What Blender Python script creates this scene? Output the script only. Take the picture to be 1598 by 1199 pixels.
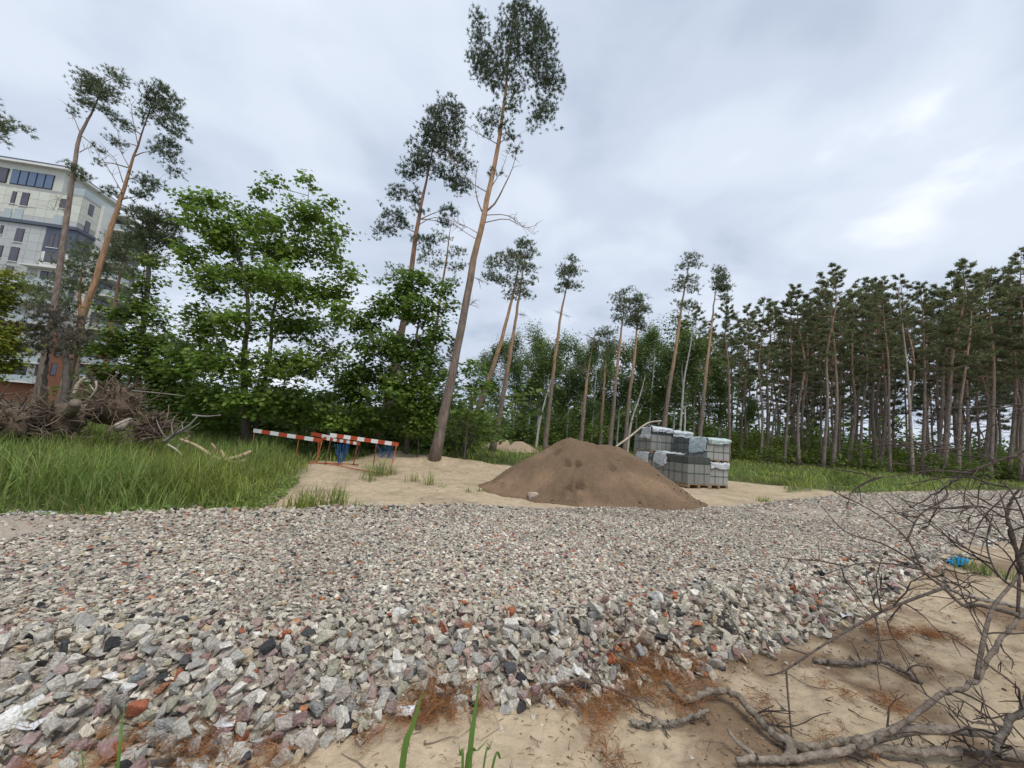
import bpy, bmesh, math, random
import numpy as np
from mathutils import Matrix, Vector

# ------------------------------------------------------------------ scene, camera, sky, sun, exposure
S = bpy.context.scene
for o in list(bpy.data.objects):
    bpy.data.objects.remove(o, do_unlink=True)
COL = S.collection
rad = math.radians

FPX = 610.0                    # focal length in pixels of a 1598 x 1199 frame (an ultra-wide phone lens)
PITCH, ROLL, EYE = rad(7.5), rad(4.5), 1.5
cam_d = bpy.data.cameras.new('camera')
cam_d.sensor_fit = 'HORIZONTAL'
cam_d.sensor_width = 36.0
cam_d.lens = 36.0 * FPX / 1598.0
cam_d.clip_start, cam_d.clip_end = 0.05, 3000.0
cam = bpy.data.objects.new('camera', cam_d)
COL.objects.link(cam)
RM = Matrix.Rotation(math.pi / 2 + PITCH, 3, 'X') @ Matrix.Rotation(ROLL, 3, 'Z')
cam.matrix_world = Matrix.Translation((0, 0, EYE)) @ RM.to_4x4()
S.camera = cam

SUN_EL, SUN_AZ = rad(64), rad(150)        # azimuth clockwise from +Y: high, behind the camera's right shoulder
W = bpy.data.worlds.new('World')
S.world = W
W.use_nodes = True
wn, wl = W.node_tree.nodes, W.node_tree.links
wn.clear()


def wnode(t, **kw):
    n = wn.new(t)
    for k, v in kw.items():
        setattr(n, k, v)
    return n


def wmath(op, a, b=None):
    n = wnode('ShaderNodeMath', operation=op)
    for i, v in enumerate((a, b)):
        if v is None:
            continue
        if isinstance(v, (int, float)):
            n.inputs[i].default_value = v
        else:
            wl.new(v, n.inputs[i])
    return n.outputs[0]


sky = wnode('ShaderNodeTexSky', sky_type='NISHITA', sun_disc=False)
sky.sun_elevation, sky.sun_rotation = SUN_EL, SUN_AZ
sky.air_density, sky.dust_density = 1.0, 2.0
tc = wnode('ShaderNodeTexCoord')
sx = wnode('ShaderNodeSeparateXYZ')
wl.new(tc.outputs['Generated'], sx.inputs[0])
zz = wmath('ADD', wmath('MAXIMUM', sx.outputs[2], 0.0), 0.30)
cx = wnode('ShaderNodeCombineXYZ')
wl.new(wmath('DIVIDE', sx.outputs[0], zz), cx.inputs[0])
wl.new(wmath('DIVIDE', sx.outputs[1], zz), cx.inputs[1])


def wnoise(scale, detail, rough, dist, off):
    mp = wnode('ShaderNodeMapping')
    mp.inputs['Location'].default_value = off
    wl.new(cx.outputs[0], mp.inputs[0])
    n = wnode('ShaderNodeTexNoise')
    n.inputs['Scale'].default_value = scale
    n.inputs['Detail'].default_value = detail
    n.inputs['Roughness'].default_value = rough
    n.inputs['Distortion'].default_value = dist
    wl.new(mp.outputs[0], n.inputs['Vector'])
    return n.outputs[0]


big = wnoise(0.85, 4.0, 0.5, 0.15, (3.1, 1.7, 0))
mid = wnoise(2.6, 5.0, 0.5, 0.25, (0.4, 7.2, 0))
tot = wmath('ADD', wmath('MULTIPLY', big, 0.54), wmath('MULTIPLY', mid, 0.46))
cr = wnode('ShaderNodeValToRGB')
cr.color_ramp.interpolation = 'EASE'
el = cr.color_ramp.elements
el[0].position, el[0].color = 0.38, (3.7, 4.3, 5.3, 1)
el[1].position, el[1].color = 0.57, (5.4, 5.95, 6.85, 1)
e2 = el.new(0.475)
e2.color = (4.6, 5.2, 6.2, 1)
e3 = el.new(0.66)
e3.color = (7.4, 7.75, 8.3, 1)
wl.new(tot, cr.inputs[0])
mixw = wnode('ShaderNodeMix', data_type='RGBA')
gap = wnoise(1.5, 3.0, 0.5, 0.3, (8.0, 2.0, 0))
gr = wnode('ShaderNodeMapRange')
gr.inputs[1].default_value, gr.inputs[2].default_value = 0.60, 0.85
gr.inputs[3].default_value, gr.inputs[4].default_value = 1.0, 0.55
wl.new(gap, gr.inputs[0])
wl.new(gr.outputs[0], mixw.inputs[0])
wl.new(sky.outputs[0], mixw.inputs[6])
wl.new(cr.outputs[0], mixw.inputs[7])
bg = wnode('ShaderNodeBackground')
bg.inputs['Strength'].default_value = 0.1
wl.new(mixw.outputs[2], bg.inputs['Color'])
wo = wnode('ShaderNodeOutputWorld')
wl.new(bg.outputs[0], wo.inputs[0])

sun_d = bpy.data.lights.new('sun', 'SUN')
sun_d.energy, sun_d.angle, sun_d.color = 1.5, rad(22), (1.0, 0.94, 0.85)
sun = bpy.data.objects.new('sun', sun_d)
COL.objects.link(sun)
sv = Vector((math.sin(SUN_AZ) * math.cos(SUN_EL), math.cos(SUN_AZ) * math.cos(SUN_EL), math.sin(SUN_EL)))
sun.rotation_euler = sv.to_track_quat('Z', 'Y').to_euler()
sun.location = sv * 50

S.render.engine = 'CYCLES'
S.view_settings.view_transform = 'Standard'
S.view_settings.look = 'None'
S.view_settings.gamma = 1.0
S.view_settings.use_curve_mapping = False
S.view_settings.exposure = 0.48
S.cycles.max_bounces = 6
S.cycles.diffuse_bounces = 3
S.cycles.glossy_bounces = 2
S.cycles.transmission_bounces = 4
S.cycles.use_denoising = True

# ------------------------------------------------------------------ helpers
RN = np.array(RM)


def ray(u, v):
    return RN @ np.array([(u - 799.0) / FPX, -(v - 599.5) / FPX, -1.0])


def D(u, v, y):
    """world point seen at photo pixel (u, v) standing at distance y in front of the camera"""
    d = ray(u, v)
    return np.array([0, 0, EYE]) + d * (y / d[1])


def ss(a, b, x):
    t = np.clip((np.asarray(x, float) - a) / (b - a), 0, 1)
    return t * t * (3 - 2 * t)


def vnoise(x, y, seed=0):
    x = np.asarray(x, float); y = np.asarray(y, float)
    xi = np.floor(x).astype(np.int64); yi = np.floor(y).astype(np.int64)
    fx = x - xi; fy = y - yi
    fx = fx * fx * (3 - 2 * fx); fy = fy * fy * (3 - 2 * fy)

    def h(a, b):
        n = (a * 374761393 + b * 668265263 + seed * 974711) & 0x7fffffff
        n = ((n ^ (n >> 13)) * 1274126177) & 0x7fffffff
        return ((n ^ (n >> 16)) & 0xffff) / 65535.0
    return (h(xi, yi) * (1 - fx) + h(xi + 1, yi) * fx) * (1 - fy) + (h(xi, yi + 1) * (1 - fx) + h(xi + 1, yi + 1) * fx) * fy


def fbm(x, y, seed=0, o=4):
    s, a, t = 0.0, 0.5, 0.0
    for i in range(o):
        s = s + a * vnoise(x * 2 ** i, y * 2 ** i, seed + i); t += a; a *= 0.5
    return s / t


def poly_sd(x, y, P):
    """signed distance to a polygon, positive inside"""
    x = np.asarray(x, float); y = np.asarray(y, float)
    P = np.asarray(P, float); d = np.full(x.shape, 1e9); ins = np.zeros(x.shape, bool)
    for i in range(len(P)):
        a, b = P[i], P[(i + 1) % len(P)]
        e = b - a
        t = np.clip(((x - a[0]) * e[0] + (y - a[1]) * e[1]) / (e @ e), 0, 1)
        d = np.minimum(d, np.hypot(x - a[0] - t * e[0], y - a[1] - t * e[1]))
        if a[1] != b[1]:
            c = ((a[1] > y) != (b[1] > y)) & (x < (b[0] - a[0]) * (y - a[1]) / (b[1] - a[1]) + a[0])
            ins ^= c
    return np.where(ins, d, -d)


GRAVEL = [(-14, -0.6), (-6, 0.9), (-1.95, 1.80), (-1.35, 1.86), (-0.87, 1.97), (-0.49, 2.30), (0.0, 2.40), (0.54, 2.58), (1.2, 2.78), (1.86, 3.19), (3.08, 3.78),
          (5.12, 5.08), (9.1, 7.4), (16, 10.4), (34, 17), (34, 24.5), (24, 20.5), (15, 16.5), (10, 13.6), (5.5, 10.3), (2.05, 8.75),
          (-0.31, 7.75), (-3.14, 6.1), (-4.4, 5.5), (-5.8, 5.05), (-14, 3.0)]


def tz_base(x, y):
    d = np.hypot(np.asarray(x) * 0.8, y)
    return 0.12 * ss(4, 7, d) + 0.65 * ss(9, 40, d)


HUMPS = [(-2.9, 15.4, 0.28, 1.5), (-4.6, 15.9, 0.30, 1.2), (-1.2, 15.6, 0.16, 1.3), (-2.4, 12.6, 0.10, 1.6), (-5.0, 11.2, 0.10, 1.4), (11.5, 15.6, 0.12, 1.0),
         (-3.9, 14.4, 0.16, 0.8), (0.6, 15.2, 0.14, 0.9)]


def tz(x, y):
    x = np.asarray(x, float); y = np.asarray(y, float)
    z = tz_base(x, y) + (fbm(x * 0.7, y * 0.7, 3) - 0.5) * 0.16 * ss(1.0, 7, np.hypot(x, y)) + (fbm(x * 3.1, y * 3.1, 9, 3) - 0.5) * 0.065
    for hx, hy, hh, hr in HUMPS:
        z = z + hh * np.exp(-((x - hx) ** 2 + (y - hy) ** 2) / (hr * hr * 0.5))
    return z


def gz(x, y):
    """top of the gravel bed"""
    d = poly_sd(x, y, GRAVEL) + (fbm(np.asarray(x) * 2.3, np.asarray(y) * 2.3, 21, 2) - 0.5) * 0.22
    r = np.hypot(x, y)
    t = 0.26 - 0.18 * ss(3.6, 8, r)
    w = 0.60
    return np.where(d > 0, tz_base(x, y) + (fbm(np.asarray(x) * 0.9, np.asarray(y) * 0.9, 5, 3) - 0.5) * 0.07 + t * ss(0, w, d) - 0.01, tz_base(x, y) - 0.14)


def GT(u, v, fn=tz):
    z = 0.1
    for _ in range(8):
        d = ray(u, v); t = (z - EYE) / d[2]; p = np.array([0, 0, EYE]) + d * t
        z = float(fn(p[0], p[1]))
    p[2] = z
    return p


def cr_path(P, n):
    """smooth curve through points P, n samples"""
    P = np.asarray(P, float)
    if len(P) == 2:
        return P[0] + (P[1] - P[0]) * np.linspace(0, 1, n)[:, None]
    A = np.vstack([2 * P[0] - P[1], P, 2 * P[-1] - P[-2]])
    s = np.linspace(0, len(P) - 1, n)
    i = np.minimum(s.astype(int), len(P) - 2); t = (s - i)[:, None]
    p0, p1, p2, p3 = A[i], A[i + 1], A[i + 2], A[i + 3]
    return 0.5 * (2 * p1 + (p2 - p0) * t + (2 * p0 - 5 * p1 + 4 * p2 - p3) * t ** 2 + (3 * p1 - p0 - 3 * p2 + p3) * t ** 3)


class MB:
    """collects geometry with numpy and links it as one mesh"""
    def __init__(s):
        s.V, s.F, s.C, s.n = [], [], [], 0

    def add(s, V, F, c=(1, 1, 1)):
        V = np.asarray(V, float).reshape(-1, 3); F = np.asarray(F, np.int64)
        s.V.append(V); s.F.append(F + s.n)
        c = np.asarray(c, float)
        s.C.append(np.broadcast_to(c, V.shape) if c.ndim == 1 else c)
        s.n += len(V)

    def tube(s, P, r, n=6, c=(1, 1, 1), cap=True):
        P = np.asarray(P, float); m = len(P)
        r = np.broadcast_to(np.asarray(r, float), (m,))
        T = np.gradient(P, axis=0); T /= np.linalg.norm(T, axis=1)[:, None] + 1e-9
        ref = np.array([0, 0, 1.0]) if abs(T[0, 2]) < 0.9 else np.array([1.0, 0, 0])
        if np.max(np.abs(T @ ref)) > 0.98:
            ref = np.array([0.31, 0.87, 0.38])
        A = np.cross(T, ref); A /= np.linalg.norm(A, axis=1)[:, None] + 1e-9
        B = np.cross(T, A)
        th = np.arange(n) * 2 * math.pi / n
        V = P[:, None, :] + r[:, None, None] * (np.cos(th)[None, :, None] * A[:, None, :] + np.sin(th)[None, :, None] * B[:, None, :])
        i = np.arange(m - 1)[:, None] * n; k = np.arange(n)[None, :]; k2 = (k + 1) % n
        F = np.stack([i + k, i + n + k, i + n + k2, i + k2], -1).reshape(-1, 4)
        c = np.asarray(c, float)
        if c.ndim == 2:
            c = np.repeat(c, n, axis=0)
        s.add(V, F, c)
        if cap:
            for e, rev in ((0, False), (m - 1, True)):
                b = s.n - m * n + e * n
                q = np.arange(b, b + n)
                for j in range(1, n - 1):
                    tri = [q[0], q[j], q[j + 1]]
                    s.F.append(np.array([tri[::-1] if rev else tri]))

    def box(s, a, b, c=(1, 1, 1), M=None):
        (x0, y0, z0), (x1, y1, z1) = a, b
        V = np.array([(x, y, z) for z in (z0, z1) for y in (y0, y1) for x in (x0, x1)], float)
        if M is not None:
            V = V @ np.asarray(M)[:3, :3].T + np.asarray(M)[:3, 3]
        s.add(V, [(0, 2, 3, 1), (4, 5, 7, 6), (0, 1, 5, 4), (2, 6, 7, 3), (0, 4, 6, 2), (1, 3, 7, 5)], c)

    def scatter(s, tv, tf, R, pos, col):
        """copies of one template: R (n,3,3) includes scale"""
        n, k = len(pos), len(tv)
        V = np.einsum('nij,kj->nki', R, tv) + pos[:, None, :]
        F = (np.asarray(tf)[None] + (np.arange(n) * k)[:, None, None]).reshape(-1, np.asarray(tf).shape[1])
        s.add(V, F, np.repeat(np.asarray(col, float), k, axis=0))

    def mesh(s, name, mat, smooth=False):
        me = bpy.data.meshes.new(name)
        V = np.concatenate(s.V); C = np.concatenate(s.C)
        me.vertices.add(len(V)); me.vertices.foreach_set('co', V.astype(np.float32).ravel())
        li = np.concatenate([f.ravel() for f in s.F]).astype(np.int32)
        cnt = np.concatenate([np.full(len(f), f.shape[1], np.int32) for f in s.F])
        st = np.concatenate([[0], np.cumsum(cnt)[:-1]]).astype(np.int32)
        me.loops.add(len(li)); me.loops.foreach_set('vertex_index', li)
        me.polygons.add(len(cnt)); me.polygons.foreach_set('loop_start', st)
        me.update(calc_edges=True)
        at = me.attributes.new('Col', 'FLOAT_COLOR', 'POINT')
        at.data.foreach_set('color', np.hstack([C, np.ones((len(C), 1))]).astype(np.float32).ravel())
        me.polygons.foreach_set('use_smooth', np.full(len(cnt), bool(smooth)))
        me.materials.append(mat)
        me.validate()
        return me


def link(name, data, parent=None, loc=None, M=None):
    o = bpy.data.objects.new(name, data)
    COL.objects.link(o)
    if parent is not None:
        o.parent = parent
    if loc is not None:
        o.location = loc
    if M is not None:
        o.matrix_local = M
    return o


def tag(o, label, cat=None, group=None, kind=None):
    if label: o['label'] = label
    if cat: o['category'] = cat
    if group: o['group'] = group
    if kind: o['kind'] = kind
    return o


def thing(name, label, cat, loc=(0, 0, 0), rz=0.0, group=None, M=None):
    o = link(name, None, None, loc)
    o.rotation_euler = (0, 0, rz)
    if M is not None:
        o.matrix_world = M
    o.empty_display_size = 0.2
    return tag(o, label, cat, group)


def rand_rot(rng, n):
    q = rng.normal(size=(n, 4)); q /= np.linalg.norm(q, axis=1)[:, None]
    w, x, y, z = q.T
    return np.stack([np.stack([1 - 2 * (y * y + z * z), 2 * (x * y - z * w), 2 * (x * z + y * w)], -1),
                     np.stack([2 * (x * y + z * w), 1 - 2 * (x * x + z * z), 2 * (y * z - x * w)], -1),
                     np.stack([2 * (x * z - y * w), 2 * (y * z + x * w), 1 - 2 * (x * x + y * y)], -1)], 1)


def frames(Z, rng):
    """rotation matrices whose third axis is Z with a random spin"""
    Z = Z / (np.linalg.norm(Z, axis=1)[:, None] + 1e-9)
    t = rng.normal(size=Z.shape)
    X = np.cross(t, Z); X /= np.linalg.norm(X, axis=1)[:, None] + 1e-9
    Y = np.cross(Z, X)
    return np.stack([X, Y, Z], -1)


# ------------------------------------------------------------------ materials
def material(name, base=(0.5, 0.5, 0.5), attr=True, rough=0.85, nscale=8.0, namt=0.25, bump=0.0, bscale=None, translucent=0.0, spec=0.25, stretch=None, tint=None, metal=0.0, alpha=None, space='Object', bdist=0.02):
    m = bpy.data.materials.new(name)
    m.use_nodes = True
    n, l = m.node_tree.nodes, m.node_tree.links
    b = n['Principled BSDF']
    b.inputs['Roughness'].default_value = rough
    b.inputs['Specular IOR Level'].default_value = spec
    b.inputs['Metallic'].default_value = metal
    co = n.new('ShaderNodeTexCoord').outputs[space]
    if stretch:
        mp = n.new('ShaderNodeMapping'); mp.inputs['Scale'].default_value = stretch
        l.new(co, mp.inputs[0]); co = mp.outputs[0]
    c = n.new('ShaderNodeRGB'); c.outputs[0].default_value = (*base, 1)
    out = c.outputs[0]
    if attr:
        a = n.new('ShaderNodeAttribute'); a.attribute_name = 'Col'
        mx = n.new('ShaderNodeMix'); mx.data_type = 'RGBA'; mx.blend_type = 'MULTIPLY'; mx.inputs[0].default_value = 1
        l.new(out, mx.inputs[6]); l.new(a.outputs[0], mx.inputs[7]); out = mx.outputs[2]
    if namt > 0:
        no = n.new('ShaderNodeTexNoise'); no.inputs['Scale'].default_value = nscale; no.inputs['Detail'].default_value = 5
        no.inputs['Roughness'].default_value = 0.65
        l.new(co, no.inputs['Vector'])
        mr = n.new('ShaderNodeMapRange'); mr.inputs[1].default_value = 0.25; mr.inputs[2].default_value = 0.75
        mr.inputs[3].default_value = 1 - namt; mr.inputs[4].default_value = 1 + namt
        l.new(no.outputs[0], mr.inputs[0])
        mx = n.new('ShaderNodeMix'); mx.data_type = 'RGBA'; mx.blend_type = 'MULTIPLY'; mx.inputs[0].default_value = 1
        l.new(out, mx.inputs[6]); l.new(mr.outputs[0], mx.inputs[7]); out = mx.outputs[2]
        if tint:
            no2 = n.new('ShaderNodeTexNoise'); no2.inputs['Scale'].default_value = tint[1]; no2.inputs['Detail'].default_value = 4
            l.new(co, no2.inputs['Vector'])
            mr2 = n.new('ShaderNodeMapRange'); mr2.inputs[1].default_value = tint[2]; mr2.inputs[2].default_value = tint[3]
            l.new(no2.outputs[0], mr2.inputs[0])
            mx = n.new('ShaderNodeMix'); mx.data_type = 'RGBA'
            l.new(mr2.outputs[0], mx.inputs[0]); l.new(out, mx.inputs[6]); mx.inputs[7].default_value = (*tint[0], 1); out = mx.outputs[2]
    l.new(out, b.inputs['Base Color'])
    if bump > 0:
        nb = n.new('ShaderNodeTexNoise'); nb.inputs['Scale'].default_value = bscale or nscale * 2; nb.inputs['Detail'].default_value = 5
        l.new(co, nb.inputs['Vector'])
        bp = n.new('ShaderNodeBump'); bp.inputs['Strength'].default_value = bump; bp.inputs['Distance'].default_value = bdist
        l.new(nb.outputs[0], bp.inputs['Height']); l.new(bp.outputs[0], b.inputs['Normal'])
    if translucent > 0:
        tr = n.new('ShaderNodeBsdfTranslucent'); l.new(out, tr.inputs[0])
        ms = n.new('ShaderNodeMixShader'); ms.inputs[0].default_value = translucent
        l.new(b.outputs[0], ms.inputs[1]); l.new(tr.outputs[0], ms.inputs[2])
        l.new(ms.outputs[0], n['Material Output'].inputs[0])
    return m


WHITE3 = (1, 1, 1)
M_bark = material('pine_bark', WHITE3, nscale=3.2, namt=0.62, bump=1.0, bscale=7, stretch=(3, 3, 0.7))
M_birch = material('birch_bark', WHITE3, nscale=3, namt=0.2, bump=0.3, stretch=(1, 1, 3), tint=((0.05, 0.045, 0.04), 2.2, 0.60, 0.66))
M_wood = material('maple_bark', WHITE3, nscale=7, namt=0.35, bump=0.6, stretch=(2, 2, 0.6))
M_needle = material('pine_needles', WHITE3, nscale=0.8, namt=0.25, rough=0.6, translucent=0.25, spec=0.3)
M_leaf = material('broad_leaves', WHITE3, nscale=0.9, namt=0.22, rough=0.5, translucent=0.45, spec=0.35)
M_grass = material('grass_blades', WHITE3, nscale=0.6, namt=0.25, rough=0.55, translucent=0.35, spec=0.3)
M_dead = material('dead_wood', WHITE3, nscale=9, namt=0.4, bump=0.6, bscale=22)
M_stone = material('crushed_stone', WHITE3, nscale=60, namt=0.42, bump=0.8, bscale=85, rough=0.9, spec=0.2, tint=((0.30, 0.26, 0.21), 9.0, 0.66, 0.90))
M_bough = material('bough_bark', WHITE3, nscale=22, namt=0.55, bump=0.9, bscale=60, tint=((0.045, 0.04, 0.035), 16.0, 0.60, 0.70))
M_litter = material('litter', WHITE3, nscale=14, namt=0.3)

# ------------------------------------------------------------------ ground
TALL = [GT(0, 812)[:2], GT(250, 811)[:2], GT(400, 803)[:2], GT(432, 778)[:2], GT(462, 748)[:2], GT(478, 726)[:2], (-7.0, 14.2), (-10, 19), (-40, 19), (-40, 2.4), (-14, 2.4)]
SAND_B = [GT(432, 800)[:2], GT(445, 772)[:2], GT(470, 744)[:2], GT(482, 722)[:2], (-4.9, 16.6), (-1.0, 16.8), GT(745, 724)[:2], (4, 18), (9.5, 17.5), (11.8, 16.8), GT(1230, 768)[:2], (15, 17), (10, 12), (3, 7)]


def ground_masks(x, y):
    w = (fbm(x * 1.1, y * 1.1, 31) - 0.5) * 1.6
    sb = ss(-0.25, 0.25, poly_sd(x, y, SAND_B) + w * 0.5)
    gv = ss(-0.2, 0.3, poly_sd(x, y, GRAVEL))
    near = 1 - ss(7.0, 9.0, y - 0.35 * np.maximum(x, 0))            # the sand the camera stands on
    near = near * (poly_sd(x, y, TALL) < 0.15)
    strip = ss(0.0, 1.2, 1.6 + w - np.abs(y - (8.4 + 0.62 * (x - 9)))) * (x > 8) * 0.8   # bare sand along the far road edge
    sand = np.clip(np.maximum(np.maximum(sb, near), np.maximum(gv, strip)), 0, 1)
    forest = ss(27, 36, np.hypot(x * 0.75, y) + w * 3)
    return sand, forest


def sinh_axis(lo, hi, n, k, c):
    a, b = math.asinh((lo - c) / k), math.asinh((hi - c) / k)
    return c + k * np.sinh(np.linspace(a, b, n))


gx, gy = sinh_axis(-500, 500, 430, 2.6, 0.4), sinh_axis(-30, 800, 430, 2.6, 4.0)
X, Y = np.meshgrid(gx, gy)
Z = tz(X, Y)
sand, forest = ground_masks(X, Y)
near_r = ss(0.4, 1.8, X + 0.3) * (1 - ss(5, 9, Y))
dirt = fbm(X * 2.2, Y * 2.2, 77, 4)
c_sand = np.array([0.46, 0.365, 0.25])[None, None] * (0.86 + 0.28 * fbm(X * 1.3, Y * 1.3, 12)[..., None])
fine = fbm(X * 9, Y * 9, 78, 3)
c_sand = c_sand * (1 - (0.62 * near_r * ss(0.40, 0.60, dirt * 0.7 + fine * 0.3))[..., None] * np.array([0.85, 0.95, 1.0])) * (1 - 0.12 * near_r[..., None])
c_sand = c_sand * (1 - 0.18 * (ss(0.5, 0.7, dirt) * ss(5, 7, Y))[..., None])
c_grs = np.array([0.085, 0.105, 0.035])[None, None] * (0.7 + 0.6 * fbm(X * 0.8, Y * 0.8, 41)[..., None])
c_for = np.array([0.075, 0.07, 0.038])[None, None] * (0.7 + 0.6 * fbm(X * 0.5, Y * 0.5, 43)[..., None])
c = c_sand * sand[..., None] + c_grs * (1 - sand[..., None])
c = c * (1 - (forest * (1 - sand))[..., None]) + c_for * (forest * (1 - sand))[..., None]
n0, n1 = X.shape
idx = np.arange(n0 * n1).reshape(n0, n1)
Fq = np.stack([idx[:-1, :-1], idx[:-1, 1:], idx[1:, 1:], idx[1:, :-1]], -1).reshape(-1, 4)
M_ground = material('sandy_ground', WHITE3, nscale=6, namt=0.24, bump=0.9, bscale=11, rough=0.95, spec=0.1, bdist=0.06)
g = MB(); g.add(np.stack([X, Y, Z], -1), Fq, c.reshape(-1, 3))
tag(link('ground', g.mesh('ground', M_ground, True)), 'pale sandy ground with trampled patches and grassy soil', kind='structure')

# gravel bed: the compacted body under the loose stones
gx, gy = sinh_axis(-14, 34, 230, 2.0, 0.3), sinh_axis(0.6, 25, 200, 1.5, 2.6)
X, Y = np.meshgrid(gx, gy)
Z = gz(X, Y) - 0.008
n0, n1 = X.shape
idx = np.arange(n0 * n1).reshape(n0, n1)
Fq = np.stack([idx[:-1, :-1], idx[:-1, 1:], idx[1:, 1:], idx[1:, :-1]], -1).reshape(-1, 4)
keep = (poly_sd(X, Y, GRAVEL).ravel()[Fq].max(1) > -0.35)
gb = MB()
DUST = lambda x, y: np.maximum(ss(0.52, 0.70, fbm(x * 0.75 + 3, y * 0.75, 55, 3)) * 0.75, np.exp(-(((x + 5.0) / 2.3) ** 2 + ((y - 3.9) / 0.85) ** 2)))
cb = np.array([0.31, 0.27, 0.225])[None, None] + DUST(X, Y)[..., None] * np.array([0.12, 0.09, 0.065])
gb.add(np.stack([X, Y, Z], -1), Fq[keep], cb.reshape(-1, 3))
M_grit = material('gravel_grit', WHITE3, nscale=48, namt=0.45, bump=0.9, bscale=70, rough=0.95, spec=0.1)
bed = tag(link('gravel_bed', gb.mesh('gravel_bed', M_grit, True)), 'broad bed of crushed grey stone and rubble', kind='structure')

# ------------------------------------------------------------------ stones
rng = np.random.default_rng(11)


def hull(pts):
    bm = bmesh.new()
    for p in pts:
        bm.verts.new(p)
    r = bmesh.ops.convex_hull(bm, input=bm.verts)
    bmesh.ops.delete(bm, geom=list({e for e in r['geom_interior'] if isinstance(e, bmesh.types.BMVert)}), context='VERTS')
    bmesh.ops.triangulate(bm, faces=bm.faces)
    bmesh.ops.recalc_face_normals(bm, faces=bm.faces)
    bm.verts.index_update()
    V = np.array([v.co[:] for v in bm.verts]); F = np.array([[v.index for v in f.verts] for f in bm.faces])
    bm.free()
    return V, F


def stone_template(rng, n):
    p = rng.normal(size=(n, 3)); p /= np.linalg.norm(p, axis=1)[:, None]
    p = np.sign(p) * np.abs(p) ** 0.55
    p *= np.array([1.05, 0.82, 0.62]) * rng.uniform(0.72, 1.08, (n, 1))
    return hull(p)


ST_NEAR = [stone_template(rng, 11) for _ in range(14)]
ST_FAR = [stone_template(rng, 8) for _ in range(10)]
PAL = np.array([(.44, .42, .37), (.52, .495, .435), (.37, .355, .325), (.60, .57, .51), (.29, .285, .27), (.40, .355, .31), (.36, .27, .25), (.30, .20, .19), (.085, .085, .09),
                (.05, .05, .053), (.36, .125, .07), (.42, .20, .11), (.45, .36, .25), (.70, .69, .66), (.23, .245, .25), (.36, .35, .27)])
PW = np.array([22, 20, 15, 13, 8, 11, 8, 4, 4.5, 3.5, 1.7, 0.9, 2.0, 2.5, 1.6, 4.0]); PW /= PW.sum()


def view_px(p):
    q = (p - np.array([0, 0, EYE])) @ RN
    w = -q[:, 2]
    return 799 + FPX * q[:, 0] / w, 599.5 - FPX * q[:, 1] / w, w


def in_view(p, m=260):
    u, v, w = view_px(p)
    return (w > 0.2) & (u > -m) & (u < 1598 + m) & (v < 1199 + m)


# big loose stones along the near slope, thrown one by one so that they rest against each other
cell, grid = 0.16, {}
pts = []
tries = rng.uniform([-4.6, 0.6], [7.5, 7.2], (150000, 2))
d_edge = poly_sd(tries[:, 0], tries[:, 1], GRAVEL) + (fbm(tries[:, 0] * 2.3, tries[:, 1] * 2.3, 21, 2) - 0.5) * 0.22
dist = np.hypot(tries[:, 0], tries[:, 1])
slope = 1 - ss(0.35, 0.85, d_edge + (fbm(tries[:, 0] * 1.1, tries[:, 1] * 1.1, 23, 2) - 0.5) * 0.5)
rr = (0.012 + 0.013 * rng.random(len(tries))) + slope * (0.010 + 0.020 * rng.random(len(tries)) ** 1.8)
rr *= 1 + 0.3 * (rng.random(len(tries)) < 0.03)
order = np.argsort(-rr * (0.8 + 0.4 * rng.random(len(tries))))
cand = np.column_stack([tries, np.zeros(len(tries))])
okv = in_view(cand, 200) & (d_edge > -0.02 - 0.10 * rng.random(len(tries)) ** 3)
for i in order:
    if not okv[i]:
        continue
    x, y, r = tries[i, 0], tries[i, 1], rr[i]
    cx_, cy_ = int(x // cell), int(y // cell)
    hit = False
    for a in (-1, 0, 1):
        for b in (-1, 0, 1):
            for (px_, py_, pr) in grid.get((cx_ + a, cy_ + b), ()):
                if (px_ - x) ** 2 + (py_ - y) ** 2 < (0.66 * (pr + r)) ** 2:
                    hit = True
                    break
            if hit: break
        if hit: break
    if hit:
        continue
    grid.setdefault((cx_, cy_), []).append((x, y, r))
    pts.append((x, y, r, slope[i]))
pts = np.array(pts)
zn = np.where(poly_sd(pts[:, 0], pts[:, 1], GRAVEL) > 0.05, gz(pts[:, 0], pts[:, 1]), tz(pts[:, 0], pts[:, 1]))
zn = np.maximum(zn, tz(pts[:, 0], pts[:, 1]) * (pts[:, 3] > 0.9) + zn * (pts[:, 3] <= 0.9))
pz = zn + pts[:, 2] * (-0.05 + 0.55 * pts[:, 3] * rng.random(len(pts)))
near_pos = np.column_stack([pts[:, :2], pz]); near_r_ = pts[:, 2]; near_s = pts[:, 3]
# a second, upper layer on the slope
sel = (near_s > 0.35) & (rng.random(len(pts)) < 0.75)
up = near_pos[sel] + np.column_stack([rng.normal(0, .035, (sel.sum(), 2)), near_r_[sel] * rng.uniform(0.3, 0.95, sel.sum())])
near_pos = np.vstack([near_pos, up]); near_r_ = np.concatenate([near_r_, near_r_[sel] * rng.uniform(.5, 1.05, sel.sum())]); near_s = np.concatenate([near_s, near_s[sel]])


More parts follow.
